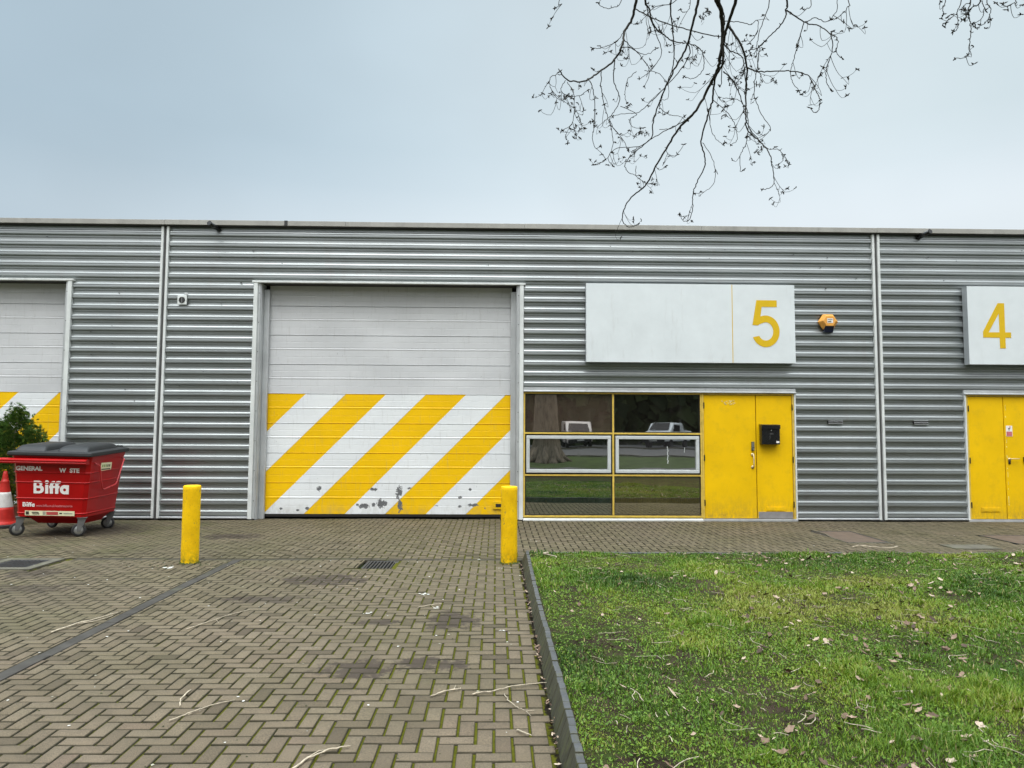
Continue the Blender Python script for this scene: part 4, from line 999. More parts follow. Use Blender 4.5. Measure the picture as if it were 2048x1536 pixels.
# lettering on the sloping front
fy0, fz0 = -hd, 1.2; slope = math.atan2(.10, .94)
def front(x, z, off=.0035):
    f = (z - zl) / (zf - zl); y = -(hd - .10 * (1 - f)) - off
    return Matrix.Translation((x, y, z)) @ Matrix.Rotation(R(90) + slope, 4, 'X')
text_mesh('word_general', 'GENERAL', .088, M['white'], t, front(-.505, 1.005), .004, sx=1.0)
text_mesh('word_waste', 'W', .088, M['white'], t, front(.125, .985), .004)
text_mesh('word_waste', 'STE', .088, M['white'], t, front(.275, .985), .004)
def logo(x, z, s, nm):
    """white rounded word mark drawn letter by letter; s = height of the B"""
    B = [(0, 0), (0, 1)] + [(.35, 1)] + arc(.40, .76, .24, .24, 88, -45, 10) + arc(.43, .33, .33, .33, 50, -90, 14)
    h1 = [(.2, .60), (.2, .80), (.36, .80)] + arc(.36, .70, .09, .10, 80, -80, 8) + [(.36, .60)]
    h2 = [(.2, .19), (.2, .42), (.40, .42)] + arc(.40, .305, .12, .115, 80, -80, 8) + [(.40, .19)]
    st = [(.86, 0), (.86, .68), (1.09, .68), (1.09, 0)]; dot = arc(.975, .90, .15, .15, 0, 345, 22)
    ff = [(1.20, 0), (1.20, .42), (1.15, .42), (1.15, .62), (1.20, .62)] + arc(1.52, .66, .32, .34, 178, 95, 10) + [(1.56, .99)] + arc(1.86, .67, .30, .34, 150, 88, 8) + [(2.02, .98), (1.98, .78), (1.90, .79)] + [(1.84, .72), (1.84, .62), (1.92, .62), (1.92, .42), (1.84, .42), (1.84, 0), (1.60, 0), (1.60, .44), (1.44, .44), (1.44, 0)]
    hf = [(1.44, .62), (1.46, .74), (1.56, .80), (1.60, .74), (1.60, .62)]
    a_ = arc(2.28, .33, .33, .36, 100, 262, 20) + [(2.62, -.03), (2.62, .68), (2.26, .69)]
    ha = arc(2.30, .31, .11, .12, 0, 345, 20)
    sc = lambda L: [(p[0] * s, p[1] * s) for p in L]
    curve_mesh(nm, [sc(q_) for q_ in (B, h1, h2, st, dot, ff, hf, a_, ha)], M['white'], t, front(x, z), .001)
logo(-.245, .655, .195, 'logo')
logo(-.40, .452, .066, 'small_logo')
text_mesh('web_address', 'www.biffa.co.uk/wasteresource', .052, M['pinkish'], t, front(-.205, .452), .001, sx=.80)
mb = MB()
def fq(x0, x1, z0, z1, off, mi):
    def yy(z): return -(hd - .10 * (1 - (z - zl) / (zf - zl))) - off
    mb.add([(x0, yy(z0), z0), (x1, yy(z0), z0), (x1, yy(z1), z1), (x0, yy(z1), z1)], [(0, 1, 2, 3)], mi)
fq(-.36, .36, .318, .392, .0135, 0); fq(-.05, .12, .33, .378, .015, 2); fq(-.345, -.30, .33, .38, .015, 1); fq(-.26, -.16, .358, .372, .015, 1); fq(-.25, -.15, .336, .350, .015, 1); fq(-.10, -.06, .33, .38, .015, 3)
fq(.14, .18, .345, .365, .015, 1); fq(.20, .33, .345, .362, .015, 3)
mb.build('safety_sticker', [M['cream'], M['ink'], M['redink'], simple('sticker_grey', (.35, .35, .28), .6)], t)

# ------------------------------------------------------------------ traffic cone and conifer
cx, cy = -8.29, -.95
t = thing('traffic_cone', 'red traffic cone with a white band, half hidden behind the red bin', 'traffic cone', (cx, cy, 0), None, False)
mb = MB(); mb.prism([(.24 * sx, .24 * sy) for sx, sy in ((-1, -.7), (-.7, -1), (.7, -1), (1, -.7), (1, .7), (.7, 1), (-.7, 1), (-1, .7))], 'z', .0, .05); mb.build('base', M['rubber'], t, .012)
rr = lambda z: .185 - .158 * (z - .05) / .88
for z0, z1, m, nm in ((.05, .33, 'conered', 'lower_cone'), (.331, .58, 'conewhite', 'reflective_band'), (.581, .93, 'conered', 'upper_cone')):
    pr = [(rr(z0 + (z1 - z0) * i / 6) + (.002 if nm == 'reflective_band' else 0), z0 + (z1 - z0) * i / 6) for i in range(7)]
    if z0 == .05: pr = [(.215, .05), (.21, .075), (.19, .08)] + [(r_, z) for r_, z in pr if z > .085]
    if z0 > .5: pr = pr[:3] + [(pr[3][0] + .006, pr[3][1]), (pr[3][0] + .006, pr[3][1] + .012), (pr[3][0] - .003, pr[3][1] + .014)] + pr[4:] + [(.012, .935)]
    mb = MB(); mb.lathe(pr, (0, 0, 0), 32); mb.build(nm, M[m], t, 0, True)

t = thing('conifer_shrub', 'bushy green conifer in a pot behind the red bin, against the left striped door', 'shrub', (-8.32, -.72, 0), None, False)
mb = MB(); mb.lathe([(.13, 0), (.17, .30), (.18, .31), (.18, .34), (.155, .34), (.15, .30), (0, .30)], (0, 0, 0), 24); mb.build('pot', simple('terracotta', (.22, .10, .06), .8), t)
mb = MB(); mb.tube([(0, 0, .28), (.02, .01, .8), (-.01, 0, 1.4), (.03, 0, 1.85)], [.03, .025, .018, .006], 8)
lumps = [(.03, 0, 1.62, .25, .34), (.05, 0, 1.84, .12, .18), (-.30, .0, 1.50, .20, .22), (-.20, .02, 1.62, .12, .14), (.33, 0, 1.46, .18, .22), (0, 0, 1.25, .38, .28), (-.25, 0, 1.15, .22, .2), (-.02, 0, .95, .27, .22), (-.12, -.02, .68, .24, .22), (.05, 0, .50, .2, .14), (-.38, .05, 1.32, .12, .14), (-.42, 0, 1.0, .09, .14)]
for l_ in lumps: mb.tube([(0, 0, max(.4, l_[2] - .35)), (l_[0] * .6, l_[1], l_[2] - .12), (l_[0], l_[1], l_[2])], [.012, .008, .004], 6)
mb.build('trunk', M['bark'], t)
V = []; F = []; T = []; rr_ = random.Random(8)
for (lx, ly, lz, r_, h_) in lumps:
    n = int(400 * (r_ / .2) ** 2 * (h_ / r_))
    for i in range(n):
        a = rr_.uniform(0, 6.28); ph = math.acos(rr_.uniform(-1, 1)); q_ = rr_.uniform(.55, 1.08) * (1 + .30 * math.sin(a * 5 + lz * 9) * math.sin(ph * 6)) * (1.25 if rr_.random() < .06 else 1)
        c0 = Vector((lx + r_ * q_ * math.sin(ph) * math.cos(a), ly + r_ * q_ * math.sin(ph) * math.sin(a) * .9, lz + h_ * q_ * math.cos(ph)))
        d = Vector((math.cos(a) * .6, math.sin(a) * .6, .75 + .3 * rr_.random())).normalized(); w = d.cross(Vector((rr_.gauss(0, 1), rr_.gauss(0, 1), rr_.gauss(0, 1)))).normalized(); tv = min(1, max(0, rr_.gauss(.5, .2) + (.25 if lz < 1.1 and rr_.random() < .5 else 0)))
        L = rr_.uniform(.03, .06)
        for k in range(5):                          # a flat spray of scale-leaf fingers
            e = (d * math.cos((k - 1.5) * .5) + w * math.sin((k - 1.5) * .5)).normalized(); s = e.cross(d.cross(w)).normalized() * .0065; b_ = c0 + e * .2 * L; tip = c0 + e * L
            m = len(V); V += [tuple(b_ - s), tuple(b_ + s), tuple(tip + s * .5), tuple(tip - s * .5)]; F.append((m, m + 1, m + 2, m + 3)); T.append(tv)
o = link('crown', np_mesh('crown', V, F, mat_attr('conifer_leaf', [(0, (.020, .050, .008)), (.45, (.042, .098, .012)), (.7, (.085, .155, .022)), (.9, (.22, .24, .03)), (1, (.30, .28, .05))], .6), {'tint': T}), t); o.location = (0, 0, 0)

# ------------------------------------------------------------------ big bare tree behind the camera whose limbs hang into the view
LENS = 24.85
yaw, pit, rol = .022384, .065769, .005208
fw = Vector((math.sin(yaw) * math.cos(pit), math.cos(yaw) * math.cos(pit), math.sin(pit))); r0 = Vector((math.cos(yaw), -math.sin(yaw), 0)); u0 = r0.cross(fw)
rt = r0 * math.cos(rol) + u0 * math.sin(rol); up = -r0 * math.sin(rol) + u0 * math.cos(rol)
def W(px, py, dist):           # survey of the photograph: image point + distance from the lens -> place in the yard
    d = (fw * 1413.8 + rt * (px - 1024) - up * (py - 768)).normalized(); return Vector((0, CY, CZ)) + d * dist
A = lambda L: [(x / 3.012 + 1060, y / 3.012) for x, y in L]
B_ = lambda L: [(x / 9.846 + 1840, y / 9.846) for x, y in L]
# (points, start distance, end distance, start radius, end radius) read off the limbs in the picture
limbs = [
 (A([(1120, -60), (1150, 60), (1160, 200), (1150, 330), (1120, 440), (1060, 560), (990, 680), (900, 770), (830, 880), (760, 1000), (700, 1110), (620, 1180), (575, 1240), (555, 1310), (575, 1355), (610, 1368), (650, 1350)]), 6.2, 6.6, .0190, .0016),
 (A([(1245, -60), (1190, 150), (1165, 260), (1160, 380), (1115, 470), (1100, 600), (1070, 700), (1030, 850), (1050, 930), (1050, 1010), (1000, 1110), (980, 1180), (980, 1260), (960, 1320), (925, 1332), (905, 1290)]), 6.1, 6.9, .0125, .0016),
 (A([(655, -60), (620, 100), (570, 190), (553, 280), (510, 360), (420, 430), (340, 485), (250, 490), (210, 470), (180, 430)]), 6.4, 5.7, .0120, .0030),
 (A([(185, 448), (130, 460), (120, 510), (150, 580), (200, 605), (225, 570)]), 5.7, 5.6, .0024, .0014),
 (A([(215, 485), (185, 540), (230, 578), (300, 575), (350, 540)]), 5.75, 5.9, .0020, .0014),
 (A([(358, 485), (380, 540), (390, 640), (385, 760), (375, 830), (395, 890), (425, 880)]), 5.9, 6.0, .0036, .0014),
 (A([(430, 430), (430, 540), (455, 660), (485, 760), (500, 860), (460, 960), (385, 992)]), 6.0, 6.2, .0036, .0014),
 (A([(225, 495), (265, 570), (265, 680), (250, 750), (190, 785)]), 5.75, 5.6, .0026, .0015),
 (A([(510, 360), (505, 480), (540, 600), (500, 680), (480, 720), (510, 780), (560, 840), (590, 910)]), 6.0, 6.1, .0042, .0015),
 (A([(700, -40), (720, 60), (745, 150), (810, 215), (880, 252), (960, 262), (1030, 300), (1050, 370), (1030, 440), (975, 475), (930, 460)]), 6.6, 6.9, .0080, .0016),
 (A([(855, -40), (855, 150), (870, 290), (860, 400), (830, 490), (790, 600), (785, 650), (840, 690), (900, 700), (950, 730)]), 6.7, 7.1, .0065, .0015),
 (A([(1025, -50), (980, 150), (940, 290), (880, 400), (830, 500), (770, 640), (740, 750), (730, 830), (650, 900), (590, 960), (572, 1000), (600, 1045), (665, 1060)]), 6.3, 6.4, .0105, .0016),
 (A([(950, 262), (962, 330), (890, 440), (800, 540), (700, 640), (640, 682), (560, 685), (500, 700)]), 6.5, 6.3, .0050, .0015),
 (A([(1190, 150), (1270, 270), (1305, 400), (1300, 560), (1300, 700), (1310, 780), (1380, 850), (1440, 920), (1460, 1010), (1472, 1090), (1450, 1130), (1400, 1142)]), 6.2, 6.0, .0095, .0016),
 (A([(1305, 405), (1380, 430), (1500, 428), (1600, 430), (1680, 460), (1720, 540), (1745, 600), (1740, 660), (1715, 678), (1690, 650)]), 6.1, 5.7, .0055, .0016),
 (A([(1165, 260), (1200, 300), (1280, 350), (1296, 480), (1300, 620), (1315, 760), (1300, 870), (1265, 940), (1270, 1030), (1290, 1020)]), 6.25, 6.5, .0050, .0014),
 (A([(1540, -50), (1545, 60), (1520, 140), (1440, 220), (1380, 285), (1330, 300)]), 6.0, 6.1, .0070, .0018),
 (A([(1545, 60), (1650, 130), (1750, 160), (1810, 210), (1822, 300), (1790, 400), (1785, 490), (1820, 548)]), 6.0, 5.8, .0050, .0016),
 (A([(1650, 132), (1620, 240), (1590, 350), (1572, 430), (1580, 490), (1620, 545)]), 5.9, 6.2, .0034, .0014),
 (A([(1165, 430), (1230, 500), (1280, 620), (1310, 750), (1370, 830), (1430, 895), (1500, 900), (1525, 960), (1495, 992)]), 6.4, 6.7, .0050, .0015),
 (A([(1100, 600), (1190, 680), (1240, 760), (1248, 840), (1210, 872)]), 6.5, 6.4, .0032, .0014),
 (A([(1090, 640), (1085, 750), (1115, 830), (1165, 872)]), 6.4, 6.6, .0030, .0014),
 (A([(1000, 665), (940, 720), (850, 770), (740, 830), (660, 880), (520, 895), (470, 950), (500, 1002)]), 6.5, 6.2, .0050, .0014),
 (A([(640, 55), (740, 110), (870, 155), (1000, 190), (1140, 222)]), 6.45, 6.25, .0042, .0028),
 (A([(625, 95), (560, 200), (520, 250), (470, 272), (420, 290), (378, 290)]), 6.4, 6.2, .0030, .0014),
 (A([(700, -40), (760, 200), (792, 320), (730, 420), (660, 475)]), 6.7, 6.8, .0045, .0014),
 (A([(820, 885), (830, 925), (880, 936), (925, 870)]), 6.55, 6.5, .0022, .0012),
 (A([(1040, 860), (1100, 960), (1115, 1080), (1060, 1150), (990, 1165)]), 6.75, 6.8, .0028, .0014),
 (A([(1385, 285), (1370, 400), (1350, 560), (1395, 690), (1450, 770), (1410, 816), (1378, 800)]), 6.1, 6.3, .0034, .0013),
 (A([(1445, -40), (1385, 180), (1365, 300), (1375, 420)]), 6.6, 6.3, .0036, .0016),
 (A([(550, 290), (600, 285), (690, 330), (760, 290)]), 6.2, 6.4, .0036, .0014),
 (A([(565, 240), (660, 330), (720, 430), (690, 520)]), 6.25, 6.6, .0036, .0014),
 (A([(545, 640), (640, 685), (600, 720), (620, 765), (680, 770)]), 6.3, 6.4, .0026, .0013),
 (A([(1160, 130), (1240, 130), (1330, 145), (1370, 120), (1370, 190), (1320, 260)]), 6.2, 6.5, .0034, .0014),
 (A([(900, -30), (760, 40), (700, 100), (720, 200)]), 6.8, 6.6, .0034, .0014),
 (A([(560, -20), (500, 45), (430, 40), (410, 15)]), 6.3, 6.2, .0028, .0014),
 (A([(970, -30), (960, 50), (930, 75), (905, 55)]), 6.6, 6.6, .0024, .0012),
 (A([(1660, 130), (1720, 110), (1790, 130), (1850, 60), (1850, -30)]), 5.9, 5.9, .0030, .0014),
 (A([(1910, -30), (1910, 50), (1850, 110), (1810, 120)]), 5.9, 5.8, .0028, .0014),
 (A([(1690, -30), (1670, 50), (1640, 50)]), 6.0, 6.0, .0024, .0013),
 (A([(1810, 210), (1850, 230), (1850, 320), (1880, 350)]), 5.85, 5.8, .0024, .0013),
 (A([(640, 1000), (640, 1060), (700, 1100), (750, 1105)]), 6.4, 6.4, .0022, .0012),
 (A([(760, 1000), (780, 1025), (820, 1000)]), 6.5, 6.5, .0018, .0012),
 (A([(640, 430), (590, 480), (572, 560), (580, 620)]), 6.2, 6.2, .0026, .0013),
 (A([(690, 425), (770, 440), (830, 510), (830, 590), (790, 600)]), 6.7, 6.9, .0024, .0013),
 (A([(780, 780), (860, 770), (930, 700)]), 6.6, 6.6, .0022, .0014),
 (A([(1160, 590), (1250, 600), (1290, 640)]), 6.4, 6.5, .0024, .0014),
 (A([(190, -20), (190, 25), (150, 48)]), 6.1, 6.1, .0024, .0014),
 (A([(1140, -50), (1170, 100), (1160, 260), (1155, 480), (1140, 520)]), 6.45, 6.5, .0060, .0020),
]
limbs2 = [
 (B_([(515, -60), (450, 150), (470, 280)]), 6.6, 6.5, .0030, .0015), (B_([(820, -60), (740, 200), (730, 300), (750, 460), (720, 590), (655, 612)]), 6.6, 6.4, .0032, .0015),
 (B_([(725, 270), (600, 360), (500, 452)]), 6.5, 6.4, .0026, .0016), (B_([(1190, -60), (1050, 130), (950, 260), (870, 390)]), 6.5, 6.5, .0046, .0018),
 (B_([(995, -60), (950, 200), (990, 450), (1005, 620), (985, 850), (960, 1040), (880, 1135), (700, 1150)]), 6.5, 6.3, .0040, .0015), (B_([(1210, 20), (1262, 180), (1230, 340), (1110, 440), (1045, 455)]), 6.5, 6.6, .0028, .0015),
 (B_([(1310, -60), (1395, 180), (1350, 370), (1260, 470), (1185, 490)]), 6.4, 6.6, .0028, .0015), (B_([(1880, -60), (1850, 50), (1740, 122), (1660, 112), (1640, 70)]), 6.4, 6.3, .0026, .0015),
 (B_([(1000, 50), (880, 90), (860, 160), (920, 290)]), 6.5, 6.5, .0024, .0014),
]
TR = thing('bare_tree', 'big leafless tree whose hooked twigs hang into the sky over the grass', 'tree', (2.6, -23.6, 0), None, True)
def cr(P, n):               # Catmull-Rom through points
    P = [P[0]] + P + [P[-1]]; out = []
    for i in range(1, len(P) - 2):
        for k in range(n):
            t_ = k / n; a, b, c_, d = P[i - 1], P[i], P[i + 1], P[i + 2]
            out.append(.5 * ((2 * b) + (c_ - a) * t_ + (2 * a - 5 * b + 4 * c_ - d) * t_ * t_ + (3 * b - a - 3 * c_ + d) * t_ ** 3))
    return out + [P[-2]]
bud = MB(); rt_ = random.Random(12)
def budcluster(p, s=1.0, k=4):
    s *= 1.05
    for i in range(k):
        d = Vector((rt_.gauss(0, 1), rt_.gauss(0, 1), rt_.gauss(0, .8))).normalized(); L = rt_.uniform(.012, .026) * s
        bud.tube([p, p + d * L * .5, p + d * L], [.0022 * s, .0040 * s, .0012], 5)
def spur(mb, p, d, L, r_, depth=0):
    """short hooked twig: hangs then turns up at the tip"""
    pts = [p]; q = p.copy(); d = d.normalized(); side = Vector((rt_.gauss(0, 1), rt_.gauss(0, .6), 0)).normalized(); n = 8
    for i in range(n):
        f = i / n; t_ = (d * (1 - f) + Vector((0, 0, -1)) * (.9 if f < .55 else .0) * (1 - f) + side * .7 * f + Vector((0, 0, 1)) * (0 if f < .5 else 1.3 * (f - .4))).normalized()
        q = q + t_ * L / n; pts.append(q.copy())
        if rt_.random() < .10: budcluster(q, .6, 2)
        if depth == 0 and L > .16 and rt_.random() < .14: spur(mb, q, (t_ + side * rt_.choice((-1, 1))), L * .45, r_ * .75, 1)
    mb.tube(pts, [r_ * (1 - .4 * i / n) for i in range(n + 1)], 5); budcluster(q, 1.0, rt_.randint(3, 5))
def hang(limb_list, mb, hub, short=1.0):
    for (pp, d0, d1, ra, rb_) in limb_list:
        n = len(pp); P = [W(x, y, d0 + (d1 - d0) * i / (n - 1) + .05 * math.sin(i * 2.1 + ra * 900)) for i, (x, y) in enumerate(pp)]
        if pp[0][1] < -2 and ra > .0022:   # carry on out of the picture up to the limb
            P = [hub + (P[0] - hub) * .30 + Vector((0, 0, .25)), hub + (P[0] - hub) * .72 + Vector((0, 0, .18))] + P; rex = [ra * 1.7, ra * 1.2]
        else: rex = []
        S = cr(P, 7); m = len(S); k0 = len(rex) * 7; ra = max(ra * 1.1, .0028); rb_ = max(rb_ * 1.4, .0021)
        rad = [(ra * 1.6 - (ra * .6) * i / max(1, k0)) if i < k0 else ra + (rb_ - ra) * ((i - k0) / (m - k0)) ** .5 for i in range(m)]
        S = [s + Vector((rt_.gauss(0, .0022), rt_.gauss(0, .0022), rt_.gauss(0, .0022))) if 0 < i < m - 1 else s for i, s in enumerate(S)]
        mb.tube(S, rad, 7)
        budcluster(S[-1], 1.05, 5)
        for i in range(k0 + 2, int(m * .86)):
            if rt_.random() < .10:
                t_ = (S[i + 1] - S[i - 1]).normalized(); sd = t_.cross(fw).normalized() * rt_.choice((-1, 1)); spur(mb, S[i], t_ * .8 + sd * 1.0 + Vector((0, 0, -.1)), short * rt_.uniform(.06, .28) if rad[i] < .009 else rt_.uniform(.2, .5), .0021)
            elif rt_.random() < .08: budcluster(S[i], .7, 2)
hub1 = W(1480, -420, 6.6); hub2 = W(1960, -330, 6.8)
tw = MB(); hang(limbs, tw, hub1); tw.build('hanging_branch', M['twig'], TR, 0, True)
tw2 = MB(); hang(limbs2, tw2, hub2, .55); tw2.build('hanging_branch', M['twig'], TR, 0, True)
bud.build('buds', M['twig'], TR)
# clusters of last year's keys
mb = MB()
for (x, y, d) in ((1062 * 0 + 1060 + 1040 / 3.012, 100 / 3.012, 6.3), (1060 + 1070 / 3.012, 68 / 3.012, 6.3), (1060 + 590 / 3.012, 632 / 3.012, 6.2), (1060 + 990 / 3.012, 360 / 3.012, 6.6), (1060 + 695 / 3.012, 800 / 3.012, 6.4), (1060 + 665 / 3.012, 785 / 3.012, 6.4), (1060 + 1385 / 3.012, 905 / 3.012, 6.6)):
    c = W(x, y, d); mb = MB()
    for k in range(16):
        o_ = c + Vector((rt_.gauss(0, .014), rt_.gauss(0, .014), rt_.gauss(-.006, .016))); v = Vector((rt_.gauss(0, 1), rt_.gauss(0, 1), rt_.gauss(-.8, 1))).normalized() * .018; s = v.cross(Vector((rt_.gauss(0, 1), 1, rt_.gauss(0, 1)))).normalized() * .005
        mb.add([o_ - v, o_ + s, o_ + v, o_ - s], [(0, 1, 2, 3)])
    mb.build('seed_cluster', M['twig'], TR)
pass
# trunk and limbs (behind the camera; seen mirrored in the window panes)
mb = MB(); tb = Vector((2.6, -23.6, 0))
mb.tube([tb + Vector((0, 0, z)) for z in (-.1, .15, .5, 1.2, 3, 5.2, 7.5)], [1.12, .90, .74, .66, .56, .48, .36], 20)
for a in range(0, 360, 47):
    e = Vector((math.cos(R(a)), math.sin(R(a)), 0)); mb.tube([tb + e * .45 + Vector((0, 0, .9)), tb + e * .8 + Vector((0, 0, .25)), tb + e * 1.35 + Vector((0, 0, .0))], [.22, .2, .06], 8)
tro = mb.build('trunk', M['bark'], TR, 0, True)
for v in tro.data.vertices:
    q_ = v.co + TR.location * 0; a_ = math.atan2(v.co.y + 23.6, v.co.x - 2.6); f_ = 1 + .09 * math.sin(a_ * 7 + v.co.z * .7) + .05 * math.sin(a_ * 13 - v.co.z)
    v.co.x = 2.6 + (v.co.x - 2.6) * f_; v.co.y = -23.6 + (v.co.y + 23.6) * f_
def limb(P, ra, rb_, nm='limb'):
    S = cr([Vector(p) for p in P], 6); m = len(S); mb = MB(); mb.tube(S, [ra + (rb_ - ra) * i / m for i in range(m)], 10)
    for i in range(6, m, 3):
        d = (S[min(i + 1, m - 1)] - S[i - 1]).normalized()
        for q in range(2):
            e = (d + Vector((rt_.gauss(0, .8), rt_.gauss(0, .8), rt_.gauss(.5, .5)))).normalized(); L = rt_.uniform(.8, 2.2); 
            if S[i].y > -12: continue
            mb.tube([S[i], S[i] + e * L * .5 + Vector((0, 0, .1)), S[i] + e * L], [ra * .25, ra * .15, .006], 5)
    mb.build(nm, M['bark'], TR, 0, True)
limb([tb + Vector((0, .1, 6.4)), (2.9, -19, 8.6), (2.6, -14, 9.0), (2.5, -10, 8.2), tuple(hub1 + Vector((0, 0, .3))), tuple(hub1 + (W(1445, -15, 6.2) - hub1) * .5)], .26, .022)
limb([tb + Vector((.2, .1, 6.9)), (5.0, -18, 9.4), (5.6, -12.5, 9.2), (5.2, -9.3, 7.6), tuple(hub2 + Vector((0, 0, .3))), tuple(hub2 + (W(1960, -10, 6.5) - hub2) * .5)], .22, .014)
limb([tb + Vector((0, 0, 7.2)), (1.0, -25, 10), (-2.0, -27, 12.5), (-3, -28, 15)], .24, .03)
limb([tb + Vector((0, 0, 7.2)), (3.6, -25, 11), (6.0, -28, 14)], .22, .03)
limb([tb + Vector((0, 0, 5.2)), (-.5, -22, 7.5), (-4.5, -20.5, 9.5), (-7.5, -19, 10)], .2, .03)
limb([tb + Vector((0, 0, 7.4)), (2.4, -23.5, 12), (2.0, -24, 17)], .26, .03)

# ------------------------------------------------------------------ what the panes mirror: verge, road, parked vehicles, wood
mb = MB(); mb.quad((-400, -400, -.075), (400, -400, -.075), (400, 400, -.075), (-400, 400, -.075)); o = mb.build('ground', M['farground']); tag(o, kind='structure')
mb = MB(); mb.prism([(-29.5, -.3), (-29.5, .10), (-37.5, .38), (-37.5, -.3)], 'x', -80, 80); o = mb.build('road', M['asphalt']); tag(o, kind='structure')
mb = MB(); mb.box(-80, 80, -19.0, -15.01, -.09, -.02); o = mb.build('yard_lane', M['asphalt']); tag(o, kind='structure')
mb = MB(); mb.box(-80, 80, -37.75, -37.5, -.09, .50); mb.box(-80, 80, -29.5, -29.25, -.09, .20); o = mb.build('road_kerb', M['concrete']); tag(o, kind='structure')
mb = MB(); mb.box(-80, 80, -70, -37.76, -.3, .46); o = mb.build('parking_ground', M['asphalt']); tag(o, kind='structure')
mb = MB(); mb.prism([(-19.0, -.3), (-19.0, -.02), (-29.25, .12), (-29.25, -.3)], 'x', -80, 80); o = mb.build('verge', M['farground']); tag(o, kind='structure')
def van(x, y, col, rz, label, pickup=False):
    t = thing('parked_van', label, 'van', (x, y, .46), 'vans parked across the road', False); t.rotation_euler = (0, 0, rz)
    body = simple('van_paint', col, .3, 0, .6, .04); gl = simple('van_glass', (.035, .035, .038), .35, 0, .15)
    # side profile, nose at +Y, metres
    prof = [(-2.3, .35), (2.25, .35), (2.35, .55), (2.32, .95), (1.75, 1.12), (1.15, 1.75), (.85, 1.90), (-2.1, 1.95), (-2.3, 1.80)] if not pickup else [(-2.5, .45), (2.45, .45), (2.55, .65), (2.5, 1.1), (1.5, 1.25), (.95, 1.82), (-.6, 1.85), (-.9, 1.3), (-2.5, 1.25)]
    mb = MB(); mb.prism(prof, 'x', -.92, .92); b = mb.build('body', body, t, .09, seg=3)
    mb = MB()
    if not pickup: mb.quad((-.76, 1.74, 1.17), (.76, 1.74, 1.17), (.66, 1.20, 1.735), (-.66, 1.20, 1.735)); mb2 = [(.97, -.4)]
    else: mb.quad((-.76, 1.50, 1.29), (.76, 1.50, 1.29), (.66, 1.01, 1.79), (-.66, 1.01, 1.79))
    o = mb.build('windscreen', gl, t); 
    for v in o.data.vertices: v.co.y += .025; v.co.z += .02
    for s in (-1, 1):
        mb = MB(); mb.box(s * .921, s * .925, -.1, .95, 1.2, 1.68); mb.build('side_window', gl, t, .0)
        mb = MB(); mb.box(s * .62 - .14, s * .62 + .14, 2.26 + .2 * pickup, 2.36 + .2 * pickup, .75, .93); mb.build('headlight', M['galv'], t, .02)
        for yy in (1.45, -1.45):
            mb = MB(); n = 20; mb.prism([(yy + .34 * math.cos(6.283 * k / n), .31 + .34 * math.sin(6.283 * k / n)) for k in range(n)], 'x', s * .74, s * .95); w = mb.build('wheel', M['rubber'], t, .01)
        mb = MB(); mb.box(s * .98 - .06, s * .98 + .06, 1.0, 1.1, 1.2, 1.38); mb.build('mirror', M['rubber'], t, .02)
    mb = MB(); mb.box(-.85, .85, 2.27 + .2 * pickup, 2.40 + .2 * pickup, .36, .62); mb.build('bumper', M['rubber'], t, .03)
    mb = MB(); mb.box(-.26, .26, 2.401 + .2 * pickup, 2.412 + .2 * pickup, .47, .58); mb.build('number_plate', M['conewhite'], t)
    mb = MB(); mb.box(-.4, .4, 2.33 + .2 * pickup, 2.37 + .2 * pickup, .72, .90); mb.build('grille', M['black'], t)
    return t
van(6.1, -40.3, (.80, .72, .68), R(0), 'pale van facing the units, mirrored in the upper left pane')
van(13.1, -40.6, (.75, .78, .82), R(38), 'white pickup van parked across the road, mirrored in the upper right pane', True)
# wood behind the road
V = []; F = []; T = []; rw = np.random.default_rng(3)
n = 44000; wx = rw.uniform(-85, 85, n); top = 14.5 + 3 * np.sin(wx * .21) + 3 * np.sin(wx * .53 + 1); wz = rw.random(n) ** .8 * top + .2; wy = -46 - rw.random(n) * 5 - 1.5 * np.sin(wx * .6)
s = rw.uniform(.3, .95, n); a = rw.uniform(0, 6.28, n); b_ = rw.uniform(-1, 1, n)
V = np.zeros((n, 4, 3))
for k, (u, v) in enumerate(((-1, -1), (1, -1), (1, 1), (-1, 1))):
    V[:, k, 0] = wx + s * (u * np.cos(a) - v * np.sin(a) * .6) + b_ * .2; V[:, k, 1] = wy + s * u * .4; V[:, k, 2] = wz + s * (u * np.sin(a) + v * np.cos(a) * .7)
o = link('woodland', np_mesh('woodland', V.reshape(-1, 3), np.arange(n * 4).reshape(n, 4), mat_attr('wood_leaf', [(0, (.018, .028, .010)), (1, (.05, .065, .022))], .9), {'tint': rw.random(n)}))
tag(o, 'dark evergreen wood beyond the road, mirrored in the window panes', 'woodland', None, 'stuff')
# ------------------------------------------------------------------ sky, sun, camera
w = bpy.data.worlds.new('World'); SC.world = w; w.use_nodes = True; nt = w.node_tree; bg = nt.nodes['Background']
SUN_EL, SUN_AZ = R(62), R(200)          # high, behind the camera
sky = nt.nodes.new('ShaderNodeTexSky'); sky.sky_type = 'NISHITA'; sky.sun_disc = False; sky.sun_elevation = SUN_EL; sky.sun_rotation = SUN_AZ; sky.dust_density = 3; sky.ozone_density = 2
tc = nt.nodes.new('ShaderNodeTexCoord'); sep = nt.nodes.new('ShaderNodeSeparateXYZ'); nt.links.new(tc.outputs['Generated'], sep.inputs[0])
def wm(op, a, b=None, clamp=False):
    m = nt.nodes.new('ShaderNodeMath'); m.operation = op; m.use_clamp = clamp
    for i, v in enumerate((a, b)):
        if v is None: continue
        if hasattr(v, 'is_linked'): nt.links.new(v, m.inputs[i])
        else: m.inputs[i].default_value = v
    return m.outputs[0]
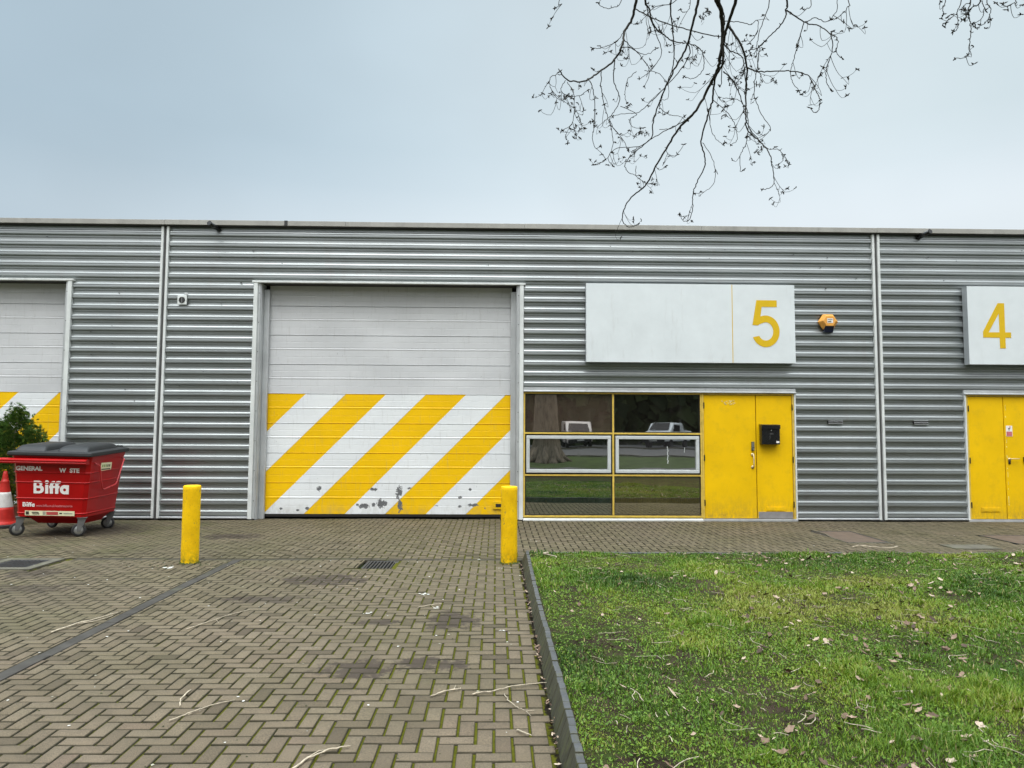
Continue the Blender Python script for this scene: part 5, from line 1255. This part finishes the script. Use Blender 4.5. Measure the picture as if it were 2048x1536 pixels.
def wmix(f, a, b, mode='MIX'):
    m = nt.nodes.new('ShaderNodeMix'); m.data_type = 'RGBA'; m.blend_type = mode
    for sck, v in ((m.inputs[0], f), (m.inputs[6], a), (m.inputs[7], b)):
        if hasattr(v, 'is_linked'): nt.links.new(v, sck)
        elif hasattr(v, '__len__'): sck.default_value = (*v, 1)
        else: sck.default_value = v
    return m.outputs[2]
mp = nt.nodes.new('ShaderNodeMapping'); mp.inputs['Scale'].default_value = (1, 1, 1.6); nt.links.new(tc.outputs['Generated'], mp.inputs[0])
cl = nt.nodes.new('ShaderNodeTexNoise'); cl.inputs['Scale'].default_value = 1.7; cl.inputs['Detail'].default_value = 4; cl.inputs['Roughness'].default_value = .45; nt.links.new(mp.outputs[0], cl.inputs[0])
z = sep.outputs[2]; x = sep.outputs[0]
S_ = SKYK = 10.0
# cloud deck: bluer slate to the west (left), paler to the right, brightening towards the zenith
side = wm('ADD', wm('MULTIPLY', x, .85), .5, True)
rp = nt.nodes.new('ShaderNodeValToRGB'); el = rp.color_ramp.elements; rp.color_ramp.interpolation = 'B_SPLINE'
while len(el) < 5: el.new(.5)
for e_, (p_, c_) in zip(el, ((.0, (.425, .545, .635)), (.30, (.48, .60, .68)), (.52, (.64, .75, .81)), (.72, (.73, .82, .86)), (1.0, (.63, .74, .785)))): e_.position = p_; e_.color = (*c_, 1)
nt.links.new(side, rp.inputs[0]); band = rp.outputs[0]
lowr = nt.nodes.new('ShaderNodeMapRange'); lowr.inputs[1].default_value = .37; lowr.inputs[2].default_value = .265; nt.links.new(z, lowr.inputs[0])
band = wmix(wm('MULTIPLY', lowr.outputs[0], wm('ADD', wm('MULTIPLY', side, .80), .10)), band, (.76, .84, .90)) 
vlow = nt.nodes.new('ShaderNodeMapRange'); vlow.inputs[1].default_value = .325; vlow.inputs[2].default_value = .255; nt.links.new(z, vlow.inputs[0])
band = wmix(wm('MULTIPLY', vlow.outputs[0], wm('ADD', wm('MULTIPLY', side, .60), .12)), band, (.80, .87, .91))
cr_ = nt.nodes.new('ShaderNodeMapRange'); cr_.inputs[1].default_value = .3; cr_.inputs[2].default_value = .7; cr_.inputs[3].default_value = .90; cr_.inputs[4].default_value = 1.10; nt.links.new(cl.outputs['Fac'], cr_.inputs[0])
band = wmix(1.0, band, cr_.outputs[0], 'MULTIPLY')
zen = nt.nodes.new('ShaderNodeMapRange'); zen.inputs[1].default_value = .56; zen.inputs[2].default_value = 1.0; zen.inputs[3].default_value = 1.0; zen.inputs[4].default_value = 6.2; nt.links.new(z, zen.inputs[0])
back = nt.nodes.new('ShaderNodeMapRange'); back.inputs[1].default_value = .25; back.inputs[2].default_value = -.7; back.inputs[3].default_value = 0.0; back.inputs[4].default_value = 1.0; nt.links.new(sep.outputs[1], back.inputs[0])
band = wmix(back.outputs[0], band, (1.22, 1.24, 1.25))          # sunward cloud deck behind the camera, raised like the zenith to light the facade
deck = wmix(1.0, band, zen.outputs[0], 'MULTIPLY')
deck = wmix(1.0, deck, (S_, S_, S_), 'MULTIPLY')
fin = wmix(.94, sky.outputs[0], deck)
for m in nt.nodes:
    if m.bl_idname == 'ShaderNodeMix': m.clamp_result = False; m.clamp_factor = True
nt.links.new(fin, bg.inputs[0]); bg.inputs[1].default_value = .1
sl = bpy.data.lights.new('sun', 'SUN'); sl.energy = 1.5; sl.angle = R(35); sl.color = (1, .965, .92); so_ = bpy.data.objects.new('sun', sl); COL.objects.link(so_)
d = Vector((math.sin(SUN_AZ) * math.cos(SUN_EL), math.cos(SUN_AZ) * math.cos(SUN_EL), math.sin(SUN_EL))); so_.rotation_euler = d.to_track_quat('Z', 'Y').to_euler()
cam = bpy.data.cameras.new('camera'); cam.lens = LENS; cam.sensor_width = 36; cam.clip_start = .05; cam.clip_end = 2000
co = bpy.data.objects.new('camera', cam); COL.objects.link(co)
mtx = Matrix((rt, up, -fw)).transposed().to_4x4(); mtx.translation = Vector((0, CY, CZ)); co.matrix_world = mtx
SC.camera = co
SC.view_settings.view_transform = 'Standard'; SC.view_settings.look = 'None'; SC.view_settings.exposure = 0.0; SC.view_settings.gamma = 1
